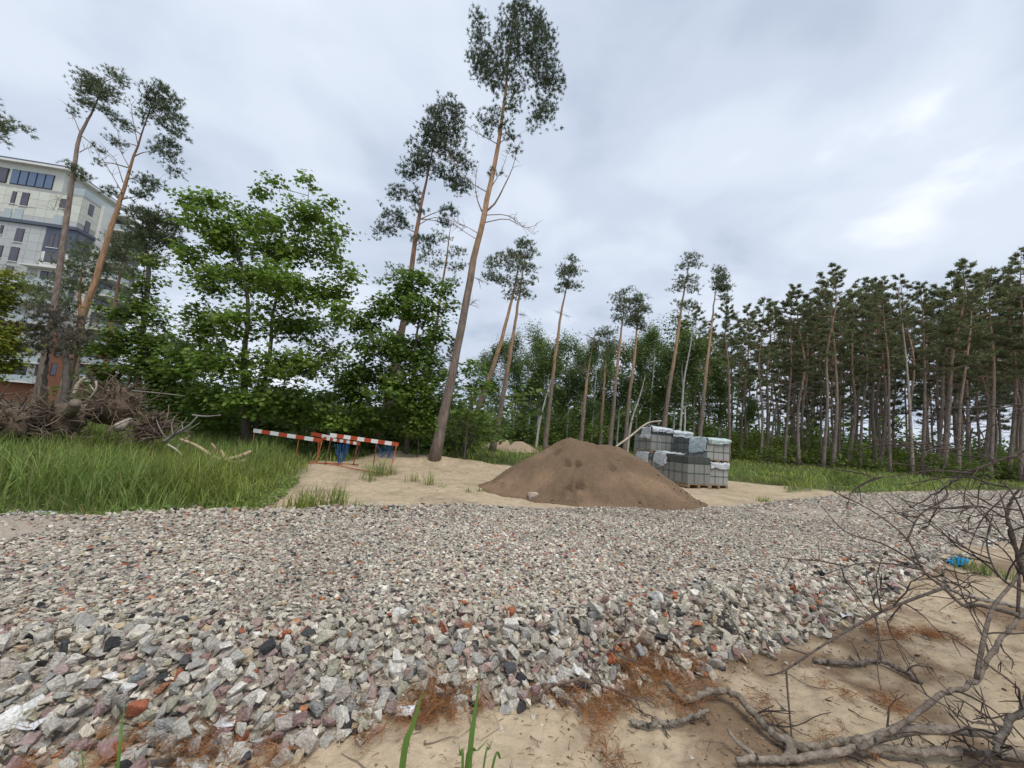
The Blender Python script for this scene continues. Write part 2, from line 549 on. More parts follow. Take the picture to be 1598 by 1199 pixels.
def stone_rot(rng, n, loose, tilt=0.28):
    R = rand_rot(rng, n)
    a = rng.uniform(0, 2 * math.pi, n); z = np.zeros(n); o = np.ones(n)
    Rz = np.stack([np.stack([np.cos(a), -np.sin(a), z], -1), np.stack([np.sin(a), np.cos(a), z], -1), np.stack([z, z, o], -1)], 1)
    t = rng.normal(0, 1, n) * tilt
    Rx = np.stack([np.stack([o, z, z], -1), np.stack([z, np.cos(t), -np.sin(t)], -1), np.stack([z, np.sin(t), np.cos(t)], -1)], 1)
    return np.where((rng.random(n) < loose)[:, None, None], R, Rx @ Rz)


u, v, w = view_px(near_pos)
size_px = near_r_ / w
vis = (u > -5) & (u < 1603) & (v < 1204)
rank = np.argsort(-(size_px * vis))
single = np.zeros(len(near_pos), bool); single[rank[:300]] = True
ncol = PAL[rng.choice(len(PAL), len(near_pos), p=PW)]
PATCH = lambda q: (0.82 + 0.36 * fbm(q[:, 0] * 1.3, q[:, 1] * 1.3, 25, 3))[:, None] * np.array([1.10, 1.05, 0.97])
near_rot = stone_rot(rng, len(near_pos), 0.06 + 0.7 * near_s, 0.13 + 0.2 * near_s)
# the largest loose stones: one object each, sharing a store of shapes
store = {}
lib = []
for k in range(12):
    V, F = ST_NEAR[k]
    bm = bmesh.new()
    vs = [bm.verts.new(p) for p in V]
    for f in F:
        bm.faces.new([vs[i] for i in f])
    bmesh.ops.dissolve_limit(bm, angle_limit=0.22, verts=bm.verts, edges=bm.edges)
    bmesh.ops.bevel(bm, geom=list(bm.edges), offset=0.045, segments=1, affect='EDGES', clamp_overlap=True)
    bmesh.ops.triangulate(bm, faces=bm.faces)
    bm.verts.index_update()
    lib.append((np.array([q.co[:] for q in bm.verts]), np.array([[q.index for q in f.verts] for f in bm.faces])))
    bm.free()
ST_R = 0.05
for i in np.where(single)[0]:
    k = int(rng.integers(12)); ci = int(np.argmin(np.abs(PAL - ncol[i]).sum(1)))
    if (k, ci) not in store:
        b = MB(); V, F = lib[k]
        b.add(V * ST_R, F, PAL[ci] * rng.uniform(0.92, 1.08))
        store[(k, ci)] = b.mesh('stone', M_stone)
    M = Matrix(near_rot[i].tolist()).to_4x4()
    M = Matrix.Translation(near_pos[i].tolist()) @ M @ Matrix.Scale(near_r_[i] / ST_R * 1.08, 4)
    link('stone', store[(k, ci)], bed, M=M)
# all other stones: one mass
gs = MB()
rest = np.where(~single)[0]


def pour(mb, pos, r, rot, col, temps, rng):
    t = rng.integers(len(temps), size=len(pos))
    for k in range(len(temps)):
        q = t == k
        if q.any():
            mb.scatter(temps[k][0], temps[k][1], rot[q] * r[q][:, None, None], pos[q], col[q] * rng.uniform(0.82, 1.18, (q.sum(), 1)) * PATCH(pos[q]))


pour(gs, near_pos[rest], near_r_[rest] * 1.06, near_rot[rest], ncol[rest], ST_NEAR, rng)


def grid_fill(x0, x1, y0, y1, sp, rlo, rhi, temps, cull, keepf=None, lift=-0.02):
    xs, ys = np.meshgrid(np.arange(x0, x1, sp), np.arange(y0, y1, sp * 0.9))
    xs = xs + (np.arange(xs.shape[0]) % 2)[:, None] * sp * 0.5
    p = np.column_stack([xs.ravel(), ys.ravel()]) + rng.normal(0, sp * 0.28, (xs.size, 2))
    d = poly_sd(p[:, 0], p[:, 1], GRAVEL)
    k = (d > -0.03) & cull(p)
    p = p[k]
    q = np.column_stack([p, gz(p[:, 0], p[:, 1])])
    k = in_view(q)
    if keepf is not None:
        k &= rng.random(len(q)) < keepf(q)
    q = q[k]
    r = rng.uniform(rlo, rhi, len(q))
    q[:, 2] += r * lift
    pour(gs, q, r, stone_rot(rng, len(q), 0.05, 0.13), PAL[rng.choice(len(PAL), len(q), p=PW)], temps, rng)
    return len(q)


dk = lambda q: 1 - 0.8 * DUST(q[:, 0], q[:, 1])
nf = grid_fill(-5, 7.5, 0.6, 7.2, 0.036, 0.008, 0.018, ST_FAR, lambda p: np.hypot(p[:, 0], p[:, 1]) < 6.0, dk)
nf += grid_fill(-5, 7.5, 0.6, 7.2, 0.046, 0.020, 0.030, ST_NEAR, lambda p: (poly_sd(p[:, 0], p[:, 1], GRAVEL) < 0.7) & (np.hypot(p[:, 0], p[:, 1]) < 7), None, 0.15)
nf += grid_fill(-14, 8, 2.5, 9.2, 0.054, 0.014, 0.032, ST_FAR, lambda p: ((p[:, 0] < -4.6) | (p[:, 1] > 7.2) | (p[:, 0] > 7.5)), dk)
nf += grid_fill(2, 34, 4, 25, 0.095, 0.024, 0.048, ST_FAR, lambda p: ((p[:, 0] > 7.5) | (p[:, 1] > 9.2)), dk)
so = tag(link('gravel', gs.mesh('gravel', M_stone)), 'loose crushed grey stones with bits of red brick covering the bed', kind='stuff')
print('stones', len(near_pos), nf)

# ------------------------------------------------------------------ heap of brown sand
A1, A2 = np.array([1.72, 10.75]), np.array([2.95, 11.0])
hx, hy = np.meshgrid(np.linspace(-2.4, 7.2, 260), np.linspace(7.3, 15, 210))
e = A2 - A1
t = np.clip(((hx - A1[0]) * e[0] + (hy - A1[1]) * e[1]) / (e @ e), 0, 1)
dd = np.hypot(hx - A1[0] - t * e[0], hy - A1[1] - t * e[1])
top = 1.60 - 0.13 * ss(0.05, 0.6, t)
ang = np.arctan2(hy - 10.9, hx - 2.3)
slopev = 0.59 + 0.17 * ss(0.2, 0.9, -np.cos(ang)) + 0.05 * np.sin(ang * 3 + 1) + 0.05 * (fbm(np.cos(ang) * 2 + 5, np.sin(ang) * 2 + 5, 8, 3) - 0.5)
hz = top - slopev * (np.sqrt(dd ** 2 + 0.03) - 0.17)
hz += (fbm(hx * 0.9, hy * 0.9, 61) - 0.5) * 0.22 + (fbm(hx * 3, hy * 3, 62, 4) - 0.5) * 0.10 + (fbm(hx * 11, hy * 11, 68, 2) - 0.5) * 0.03
rill = np.abs(vnoise(ang * 9 + dd * 0.5, dd * 0.7, 63) - 0.5)
hz -= 0.045 * (1 - ss(0.0, 0.18, rill)) * ss(0.4, 1.2, dd)
foot = tz_base(hx, hy) - 0.05
hz = np.where(hz > foot + 0.25, hz, foot + 0.25 * np.exp(np.minimum((hz - foot - 0.25) / 0.25, 0)) - 0.02)
hz = np.where(hz < tz_base(hx, hy) + 0.015, tz_base(hx, hy) - 0.12, hz)
dent = np.zeros_like(hz)
for du, dv, dyy in ((886, 724, 9.75), (900, 722, 9.75), (955, 722, 9.8), (888, 760, 9.05), (903, 760, 9.05), (870, 704, 10.2)):
    q = D(du, dv, dyy)
    m = ss(0.25, 0.75, np.exp(-(((hx - q[0]) / 0.10) ** 2 + ((hy - q[1]) / 0.13) ** 2)) + (fbm(hx * 9, hy * 9, 65, 3) - 0.5) * 1.2)
    dent = np.maximum(dent, m * (0.5 if du in (955, 870) else 1) * (0.5 + fbm(hx * 8, hy * 8, 66, 2)))
hz -= 0.07 * dent
hc = np.array([0.172, 0.117, 0.074])[None, None] * (0.8 + 0.4 * fbm(hx * 1.6, hy * 1.6, 64)[..., None])
hc = hc * (1 - 0.35 * np.clip(dent * 1.3, 0, 1)[..., None]) * (1 + 0.35 * (ss(0.5, 0.75, fbm(hx * 1.1 + 9, hy * 4 * 0.4, 67, 3)) * ss(0.3, 1.0, dd))[..., None])
n0, n1 = hx.shape
idx = np.arange(n0 * n1).reshape(n0, n1)
Fq = np.stack([idx[:-1, :-1], idx[:-1, 1:], idx[1:, 1:], idx[1:, :-1]], -1).reshape(-1, 4)
kz = (hz - tz_base(hx, hy)).ravel()[Fq].max(1) > -0.1
M_heap = material('damp_brown_sand', WHITE3, nscale=30, namt=0.30, bump=0.7, bscale=45, rough=0.95, spec=0.1)
mb = MB(); mb.add(np.stack([hx, hy, hz], -1), Fq[kz], hc.reshape(-1, 3))
tag(link('sand_heap', mb.mesh('sand_heap', M_heap, True)), 'large heap of brown sand in front of the stacked block pallets', 'sand heap')


def heap_z(x, y):
    i = np.clip(np.searchsorted(hy[:, 0], y) - 1, 0, n0 - 1); j = np.clip(np.searchsorted(hx[0], x) - 1, 0, n1 - 1)
    return hz[i, j]


p = np.column_stack([rng.uniform(-1.6, 6.2, 2600), rng.uniform(7.9, 11.5, 2600)])
zz_ = heap_z(p[:, 0], p[:, 1]); k = (zz_ > tz_base(p[:, 0], p[:, 1])) & (rng.random(2600) < 0.25 + 0.75 * (1 - ss(0.1, 0.8, zz_)))
cl_ = MB(); p = p[k]; r_ = rng.uniform(0.008, 0.026, len(p)) * (1 + 0.9 * (rng.random(len(p)) < 0.05))
pour(cl_, np.column_stack([p, zz_[k] + r_ * 0.2]), r_, stone_rot(rng, len(p), 0.5), np.array([0.15, 0.105, 0.072]) * rng.uniform(0.6, 1.7, (len(p), 1)), ST_FAR, rng)
tag(link('clods', cl_.mesh('clods', M_stone)), 'clods and grit sprinkled over the brown heap', kind='stuff')

# pale sand heaps far behind, in front of the birches
for (uu, vv, dep, ww, hh, lab) in ((782, 704, 27, 1.5, 0.5, 'small tan sand heap on the far grass, left of its twin'), (808, 705, 26.5, 1.7, 0.45, 'small tan sand heap on the far grass, right of its twin')):
    q = D(uu, vv, dep); zb = float(tz_base(q[0], q[1]))
    a, r = np.meshgrid(np.linspace(0, 2 * math.pi, 40, endpoint=False), np.linspace(0, 1, 14))
    px_, py_ = q[0] + ww * r * np.cos(a), q[1] + ww * r * np.sin(a)
    pz_ = zb - 0.1 + (hh + 0.3) * (1 - r ** 1.5) + (fbm(px_ * 2, py_ * 2, 71) - 0.5) * 0.2
    ix = np.arange(a.size).reshape(a.shape)
    fq = np.stack([ix[:-1], np.roll(ix, -1, 1)[:-1], np.roll(ix, -1, 1)[1:], ix[1:]], -1).reshape(-1, 4)
    b = MB(); b.add(np.stack([px_, py_, pz_], -1), fq[:, ::-1], (0.34, 0.26, 0.18))
    tag(link('sand_heap', b.mesh('sand_heap', M_heap, True)), lab, 'sand heap', 'small far sand heaps')
# the pale stone lying on the heap
V, F = lib[3]
q = D(833, 764, 8.95)
b = MB(); b.add(V * np.array([0.14, 0.13, 0.16]), F, (0.48, 0.40, 0.33))
tag(link('stone_block', b.mesh('stone_block', M_stone), loc=(q[0], q[1], heap_z(q[0], q[1]) + 0.045)), 'single pale stone lying on the near foot of the brown heap', 'stone')

# ------------------------------------------------------------------ foliage templates
def tuft_template(seed, n, spread, wid):
    r = np.random.default_rng(seed)
    V, F = [], []
    for i in range(n):
        a = r.uniform(0, 2 * math.pi); t = spread * math.sqrt(r.random())
        d = np.array([math.sin(t) * math.cos(a), math.sin(t) * math.sin(a), math.cos(t)])
        s = np.cross(d, r.normal(size=3)); s /= np.linalg.norm(s)
        o = np.array([0, 0, r.uniform(-0.45, 0.25)])
        L = r.uniform(0.75, 1.1)
        k = len(V)
        V += [o - s * wid, o + s * wid, o + d * L]
        F.append((k, k + 1, k + 2))
    return np.array(V), np.array(F)


TUFT_HI = [tuft_template(i, 16, 1.35, 0.065) for i in range(4)]
TUFT_LO = [tuft_template(40 + i, 9, 1.35, 0.095) for i in range(4)]
# a maple leaf: lobed outline, folded along the midrib (9 points, 8 triangles)
LEAF_M = (np.array([(0, 0, 0), (-.42, .12, .10), (-.30, .38, .06), (-.62, .62, .16), (-.20, .66, .03), (0, 1.05, -.04), (.20, .66, .03), (.62, .62, .16), (.30, .38, .06), (.42, .12, .10)]) - np.array([0, .45, 0]),
          np.array([(0, 2, 1), (0, 4, 2), (2, 4, 3), (0, 5, 4), (0, 6, 5), (0, 8, 6), (8, 7, 6), (0, 9, 8)]))
LEAF_S = (np.array([(0, -.5, 0), (-.38, 0, .08), (0, .55, 0), (.38, 0, .08)]), np.array([(0, 2, 1), (0, 3, 2)]))


def leaves(mb, pos, nrm, size, col, temp, rng):
    R = frames(nrm, rng) * size[:, None, None]
    mb.scatter(temp[0], temp[1], R, pos, col)


def tufts(mb, pos, dirs, size, col, temps, rng):
    R = frames(dirs, rng) * size[:, None, None]
    t = rng.integers(len(temps), size=len(pos))
    for k in range(len(temps)):
        q = t == k
        if q.any():
            mb.scatter(temps[k][0], temps[k][1], R[q], pos[q], col[q])


def trunk_tube(mb, P, r0, r1, n, c_lo, c_hi, split=(0.25, 0.6), flare=1.35, rng=None):
    m = len(P); t = np.linspace(0, 1, m)
    r = r0 + (r1 - r0) * t ** 0.9
    r = r * (1 + (flare - 1) * np.exp(-t * 22))
    if rng is not None:
        r = r * (1 + rng.normal(0, 0.025, m))
    k = ss(split[0], split[1], t)[:, None]; k2 = 1 - 0.6 * ss(0.62, 0.9, t)[:, None]  # bark darkened toward the tip: shade of the crown put into its colour
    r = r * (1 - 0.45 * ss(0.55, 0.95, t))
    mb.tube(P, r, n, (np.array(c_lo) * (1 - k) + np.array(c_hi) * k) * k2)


BARK_LO, BARK_HI = (0.165, 0.125, 0.10), (0.36, 0.19, 0.095)
PINE_C = np.array([0.145, 0.175, 0.092])
MAPLE_C = np.array([0.165, 0.255, 0.042])
BIRCH_C = np.array([0.150, 0.215, 0.065])


class Tree:
    """trunk, limbs and crown collected separately; built as parts of one thing"""
    def __init__(s):
        s.trunk, s.limbs, s.crown = MB(), MB(), MB()

    def build(s, mats):
        return [(n, b.mesh(n, m, n != 'crown')) for n, b, m in (('trunk', s.trunk, mats[0]), ('branches', s.limbs, mats[0]), ('crown', s.crown, mats[1])) if b.n]


def whorl_pine(seed, H=18.0, r0=0.2, c0=0.55, spread=2.4, nbr=34, size=0.30, temps=TUFT_LO, bend=0.25, dense=1.0, dead=10, col=PINE_C, hi=BARK_HI, lo=BARK_LO):
    rng = np.random.default_rng(seed)
    T = Tree()
    k = np.array([(0, 0, 0)] + [(rng.normal(0, bend), rng.normal(0, bend), H * f) for f in (0.3, 0.55, 0.8)] + [(0, 0, H)])
    P = cr_path(k, 22)
    trunk_tube(T.trunk, P, r0, 0.03, 7, lo, hi, rng=rng)
    at = lambda t: P[0] * 0 + np.array([np.interp(t, np.linspace(0, 1, 22), P[:, i]) for i in range(3)])
    tp, td, ts = [], [], []
    az = rng.uniform(0, 6.28)
    for i in range(nbr):
        f = (i + rng.uniform(-0.4, 0.4)) / nbr
        f = min(max(f, 0), 0.99)
        if rng.random() < 0.16:
            az += 2.4; continue
        az += 2.4 + rng.normal(0, 0.5)
        prof = (0.45 + 0.55 * math.sin(math.pi * min(1, 0.15 + f * 0.95))) * (1 - 0.62 * f ** 2.5)
        L = spread * prof * rng.uniform(0.6, 1.15)
        elv = rad(-8 + 55 * f + rng.normal(0, 10))
        b0 = at(c0 + (1 - c0) * f)
        d = np.array([math.cos(az) * math.cos(elv), math.sin(az) * math.cos(elv), math.sin(elv)])
        b1 = b0 + d * L * 0.55 + np.array([0, 0, -0.03 * L]); b2 = b0 + d * L + np.array([0, 0, 0.14 * L])
        bp = cr_path([b0, b1, b2], 6)
        T.limbs.tube(bp, np.linspace(0.012 + 0.014 * L, 0.008, 6), 4, np.array(hi) * 0.65, cap=False)
        ns = int(3 + 4 * L / spread * 1.5)
        for j in range(ns):
            s = rng.uniform(0.38, 1.0)
            q0 = bp[0] + 0; q0 = np.array([np.interp(s, np.linspace(0, 1, 6), bp[:, a]) for a in range(3)])
            yaw = az + rng.choice([-1, 1]) * rng.uniform(0.3, 1.2)
            l2 = L * rng.uniform(0.2, 0.42)
            dd_ = np.array([math.cos(yaw), math.sin(yaw), rng.uniform(0.05, 0.55)]); dd_ /= np.linalg.norm(dd_)
            q1 = q0 + dd_ * l2
            T.limbs.tube(np.array([q0, (q0 + q1) / 2 + np.array([0, 0, -0.02]), q1]), [0.010, 0.008, 0.005], 3, np.array(hi) * 0.5, cap=False)
            m = max(2, int(rng.integers(4, 9) * dense))
            u_ = rng.uniform(0.25, 1.08, m)[:, None]
            tp.append(q0 + dd_ * l2 * u_ + rng.normal(0, size * 0.30, (m, 3)) * np.array([1, 1, 0.55]))
            td.append(dd_ * 0.7 + np.array([0, 0, 0.65]) + rng.normal(0, 0.35, (m, 3)))
    tp, td = np.vstack(tp), np.vstack(td)
    sz = size * rng.uniform(0.7, 1.2, len(tp))
    col = col * rng.uniform(0.65, 1.35, (len(tp), 1)) * (1 + rng.normal(0, 0.06, (len(tp), 3)))
    tufts(T.crown, tp, td, sz, col, temps, rng)
    for i in range(dead):
        f = rng.uniform(0.22, c0 + 0.02); a = rng.uniform(0, 6.28); L = rng.uniform(0.3, 1.9) * (0.5 + f)
        b0 = at(f); d = np.array([math.cos(a), math.sin(a), rng.uniform(-0.35, 0.25)])
        T.limbs.tube(np.array([b0, b0 + d * L * 0.5 + [0, 0, rng.normal(0, .05)], b0 + d * L + [0, 0, rng.normal(0, .15)]]), [0.02, 0.013, 0.004], 3, (0.15, 0.125, 0.11), cap=False)
    return T.build((M_bark, M_needle))


def px_blobs(L, dep, thick=1.0):
    """photo-measured lumps of foliage (u, v, ru, rv[, depth offset]) -> world ellipsoids"""
    out = []
    for b in L:
        dy = b[4] if len(b) > 4 else 0.0
        y = dep + dy
        c_ = D(b[0], b[1], y); s_ = y / FPX * 0.95
        out.append((c_, np.array([b[2] * s_, max(b[2], b[3]) * s_ * thick, b[3] * s_])))
    return out


def blob_tree(seed, stems, blobs, kind, ncl, leaf, per, mats, limb_c, attach=0.25, limb_r=0.035, origin=None, col=None, temps=None, dead=(), lean_up=0.6, layered=0.5, leafT=None):
    """stems: list of (path points, r0, r1, c_lo, c_hi, split); foliage clusters fill the ellipsoids and hang on limbs"""
    rng = np.random.default_rng(seed)
    T = Tree()
    nodes, nr = [], []
    for (P, r0, r1, clo, chi, spl) in stems:
        P = cr_path(P, 26)
        P = P + np.vstack([np.zeros(3), rng.normal(0, 0.012, (24, 3)), np.zeros(3)])
        trunk_tube(T.trunk, P - origin, r0, r1, 9, clo, chi, spl, rng=rng)
        k = int(26 * attach)
        nodes.append(P[k:]); nr.append(np.linspace(r0, r1, 26)[k:])
    nodes, nr = np.vstack(nodes), np.concatenate(nr)

    def joinup(c_, rmax, seg, sides):
        nonlocal nodes, nr
        dv = c_ - nodes
        cost = np.linalg.norm(dv, axis=1) + lean_up * np.maximum(0, -dv[:, 2]) + 0.15 * np.maximum(0, 0.03 - nr)
        i = int(np.argmin(cost)); a = nodes[i]; L = np.linalg.norm(c_ - a)
        if L < 0.04:
            return
        mid = (a + c_) / 2 + rng.normal(0, 0.06 * L, 3) + np.array([0, 0, 0.06 * L])
        p = cr_path([a, mid, c_], seg)
        r = min(nr[i] * 0.75, rmax * (0.4 + 0.35 * L)); rs = np.linspace(r, max(0.25 * r, 0.004), seg)
        T.limbs.tube(p - origin, rs, sides, limb_c, cap=False)
        nodes = np.vstack([nodes, p[1:]]); nr = np.concatenate([nr, rs[1:]])

    for c_, e_ in sorted(blobs, key=lambda b: min(np.linalg.norm(nodes - b[0], axis=1))):
        joinup(c_ - np.array([0, 0, e_[2] * 0.3]), limb_r, 7, 5)
    vol = np.array([e_[0] * e_[2] * (e_[1] ** 0.5) for c_, e_ in blobs]); vol /= vol.sum()
    cl = []
    for (c_, e_), f in zip(blobs, vol):
        n = max(3, int(round(ncl * f)))
        d = rng.normal(size=(n, 3)); d /= np.linalg.norm(d, axis=1)[:, None]
        cl.append(c_ + d * (rng.random((n, 1)) ** 0.42) * e_ * (1 + 0.35 * (rng.random((n, 1)) < 0.12)))
    cl = np.vstack(cl)
    dmin = np.min(np.linalg.norm(cl[:, None, :] - nodes[None, :, :], axis=2), axis=1)
    for i in np.argsort(dmin):
        joinup(cl[i], limb_r * 0.5, 4, 3)
    tone = rng.uniform(0.7, 1.3, len(cl))
    if kind == 'leaf':
        n = len(cl) * per
        cc = np.repeat(cl, per, axis=0); tn = np.repeat(tone, per)
        R = leaf * 1.45
        pos = cc + rng.normal(0, 1, (n, 3)) * np.array([R, R, R * layered])
        nrm = np.array([0, 0, 1.0]) + rng.normal(0, 0.42, (n, 3)) + (pos - cc) / R * 0.25
        c_ = col * tn[:, None] * rng.uniform(0.75, 1.3, (n, 1)) * (1 + rng.normal(0, 0.05, (n, 3)))
        leaves(T.crown, pos - origin, nrm, leaf * rng.uniform(0.65, 1.2, n), c_, leafT or LEAF_M, rng)
    else:
        n = len(cl) * per
        cc = np.repeat(cl, per, axis=0); tn = np.repeat(tone, per)
        off = rng.normal(0, 1, (n, 3)) * np.array([leaf * 1.0, leaf * 1.0, leaf * 0.5])
        dr = off / leaf * 0.5 + np.array([0, 0, 0.75]) + rng.normal(0, 0.3, (n, 3))
        c_ = col * tn[:, None] * rng.uniform(0.75, 1.3, (n, 1)) * (1 + rng.normal(0, 0.05, (n, 3)))
        tufts(T.crown, cc + off - origin, dr, leaf * rng.uniform(0.75, 1.15, n), c_, temps or TUFT_HI, rng)
    for P, r0, c_ in dead:
        P = cr_path(P, 9)
        T.limbs.tube(P - origin, np.linspace(r0, 0.006, 9), 5, c_)
        for _ in range(int(3 + len(P))):
            i = int(rng.integers(3, 9)); d = rng.normal(0, 1, 3) + (P[-1] - P[0]) / np.linalg.norm(P[-1] - P[0]) * 1.2
            d /= np.linalg.norm(d); L = rng.uniform(0.15, 0.5)
            T.limbs.tube(np.array([P[i], P[i] + d * L * 0.5 + [0, 0, .03], P[i] + d * L]) - origin, [0.009, 0.007, 0.003], 3, c_, cap=False)
    return T.build(mats)


def plant(parts, name, label, cat, group=None, loc=None, M=None):
    o = thing(name, label, cat, loc if loc is not None else (0, 0, 0), group=group, M=M)
    for n, me in parts:
        q_ = link(n, me, o)
        if n in ('branches', 'twigs', 'crown', 'leaves', 'stems'): q_['kind'] = 'stuff'
    return o


def stem(L, dep, r0, r1, lo=BARK_LO, hi=BARK_HI, spl=(0.2, 0.5), sink=True):
    P = [D(a[0], a[1], dep + (a[2] if len(a) > 2 else 0)) for a in L]
    if sink:
        z = float(tz(P[0][0], P[0][1])); P[0][2] = min(P[0][2], z - 0.1)
    return (P, r0, r1, lo, hi, spl)


def dead_px(L, dep, r0=0.03, c=(0.24, 0.17, 0.12)):
    return ([D(a[0], a[1], dep + (a[2] if len(a) > 2 else 0)) for a in L], r0, c)


def hero(seed, name, label, cat, stems, blobs, kind, ncl, leaf, per, mats, limb_c, **kw):
    o0 = np.array(stems[0][0][0]); o0 = np.array([o0[0], o0[1], max(o0[2], float(tz(o0[0], o0[1])))])
    return plant(blob_tree(seed, stems, blobs, kind, ncl, leaf, per, mats, limb_c, origin=o0, **kw), name, label, cat, loc=o0.tolist())


PM, LM = (M_bark, M_needle), (M_wood, M_leaf)
LIMB_P, LIMB_D = (0.20, 0.13, 0.085), (0.10, 0.075, 0.055)
MB_LO, MB_HI = (0.095, 0.08, 0.062), (0.12, 0.10, 0.075)

# the tall leaning pine in the middle
dep = 14.8
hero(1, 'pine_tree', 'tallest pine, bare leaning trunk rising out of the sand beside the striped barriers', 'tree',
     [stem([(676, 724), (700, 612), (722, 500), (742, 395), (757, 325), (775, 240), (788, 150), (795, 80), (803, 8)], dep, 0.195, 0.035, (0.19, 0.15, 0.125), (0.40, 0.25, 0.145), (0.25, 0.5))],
     px_blobs([(748, 38, 16, 22), (752, 70, 18, 16), (808, 18, 26, 26), (835, 40, 26, 28, .3), (800, 55, 32, 24), (855, 70, 18, 30, -.3), (770, 95, 32, 24), (820, 85, 34, 28), (845, 115, 30, 26), (748, 100, 18, 26, .4), (785, 125, 40, 20),
               (865, 130, 16, 26), (800, 165, 22, 12), (850, 168, 22, 22), (840, 190, 26, 10), (765, 178, 18, 14), (778, 192, 18, 12, -.4), (800, 215, 14, 14), (770, 272, 8, 8), (805, 232, 8, 12), (763, 205, 10, 14, .4)], dep, 0.9),
     'pine', 480, 0.145, 7, PM, LIMB_P, attach=0.42, col=PINE_C * np.array([.62, .72, .72]), limb_r=0.042, lean_up=0.3,
     dead=[dead_px([(754, 333), (772, 318), (787, 290), (800, 262), (806, 235)], dep, .05), dead_px([(752, 330), (745, 312), (742, 290), (744, 270)], dep, .03),
           dead_px([(755, 348), (790, 342), (818, 355), (835, 352)], dep, .022), dead_px([(757, 336), (790, 336), (812, 350), (832, 366)], dep, .02),
           dead_px([(747, 365), (730, 355), (710, 345)], dep, .016), dead_px([(746, 375), (725, 362), (705, 348), (690, 340)], dep, .014), dead_px([(760, 300), (735, 285), (715, 262), (700, 245)], dep, .02),
           dead_px([(768, 290), (783, 265), (792, 240)], dep, .02), dead_px([(776, 225), (750, 210), (732, 200)], dep, .02), dead_px([(728, 480), (738, 472)], dep, .012), dead_px([(735, 430), (752, 440)], dep, .012)])
# its slimmer neighbour to the left
dep = 19
hero(2, 'pine_tree', 'tall pine with dense layered crown just left of the tallest leaning pine', 'tree',
     [stem([(588, 705), (604, 630), (618, 560), (634, 480), (642, 420), (652, 350), (664, 290), (676, 230), (692, 165)], dep, 0.24, 0.03, (0.17, 0.12, 0.095), (0.30, 0.17, 0.11), (0.3, 0.6))],
     px_blobs([(698, 160, 16, 14), (690, 182, 26, 18), (715, 180, 14, 16), (680, 205, 34, 16), (712, 205, 18, 14), (660, 230, 24, 14), (700, 232, 32, 16), (655, 258, 30, 14), (720, 255, 22, 10), (640, 270, 18, 12), (690, 265, 22, 10),
               (622, 300, 18, 12), (645, 305, 18, 10), (720, 288, 20, 14), (705, 280, 20, 12), (612, 335, 24, 10), (598, 362, 18, 10), (625, 352, 16, 9), (700, 330, 18, 8), (690, 345, 14, 8), (655, 330, 12, 8), (662, 375, 20, 10)], dep, 0.9),
     'pine', 440, 0.165, 7, PM, LIMB_P, attach=0.5, col=PINE_C * np.array([.62, .72, .72]), limb_r=0.042, lean_up=0.3, dead=[dead_px([(650, 345), (685, 330), (715, 325)], dep, .03), dead_px([(648, 355), (675, 340), (705, 345), (720, 352)], dep, .025), dead_px([(655, 315), (640, 300), (622, 302)], dep, .02)])
dep = 24
hero(3, 'pine_tree', 'thin sparse pine showing between the two tallest pines', 'tree',
     [stem([(640, 700), (672, 560), (690, 450), (700, 380), (704, 345)], dep, 0.13, 0.02)],
     px_blobs([(690, 372, 20, 10), (712, 392, 20, 9), (668, 392, 20, 9), (690, 410, 24, 10), (715, 418, 18, 9), (655, 405, 14, 8), (700, 440, 18, 9), (670, 432, 16, 8), (620, 425, 22, 14), (600, 440, 14, 10)], dep, 0.9),
     'pine', 110, 0.18, 5, PM, LIMB_P, attach=0.5, col=PINE_C * 1.1)
# pines at the left edge, before the apartment block
dep = 17
hero(4, 'pine_tree', 'slim crooked pine with small crown, left one of the pair before the apartment block', 'tree',
     [stem([(58, 640), (70, 560), (86, 470), (100, 370), (112, 285), (124, 215), (141, 180), (152, 155), (162, 128)], dep, 0.155, 0.03, (0.21, 0.165, 0.14), (0.25, 0.19, 0.155), (0.2, 0.6))],
     px_blobs([(136, 120, 16, 10), (130, 138, 16, 12), (150, 132, 16, 14), (180, 118, 14, 8), (186, 128, 14, 8), (165, 150, 18, 12), (128, 158, 12, 9), (142, 165, 12, 9), (172, 140, 14, 9), (112, 170, 9, 6), (160, 170, 12, 7), (125, 272, 14, 8), (112, 262, 9, 8), (132, 276, 8, 6)], dep, 0.9),
     'pine', 200, 0.14, 5, PM, LIMB_P, attach=0.4, col=PINE_C * 1.05, dead=[dead_px([(124, 238), (135, 232), (142, 230)], dep, .02), dead_px([(124, 205), (116, 185), (108, 168)], dep, .02), dead_px([(127, 212), (148, 228), (165, 240)], dep, .02), dead_px([(103, 340), (92, 310), (84, 328)], dep, .015)])
dep = 16
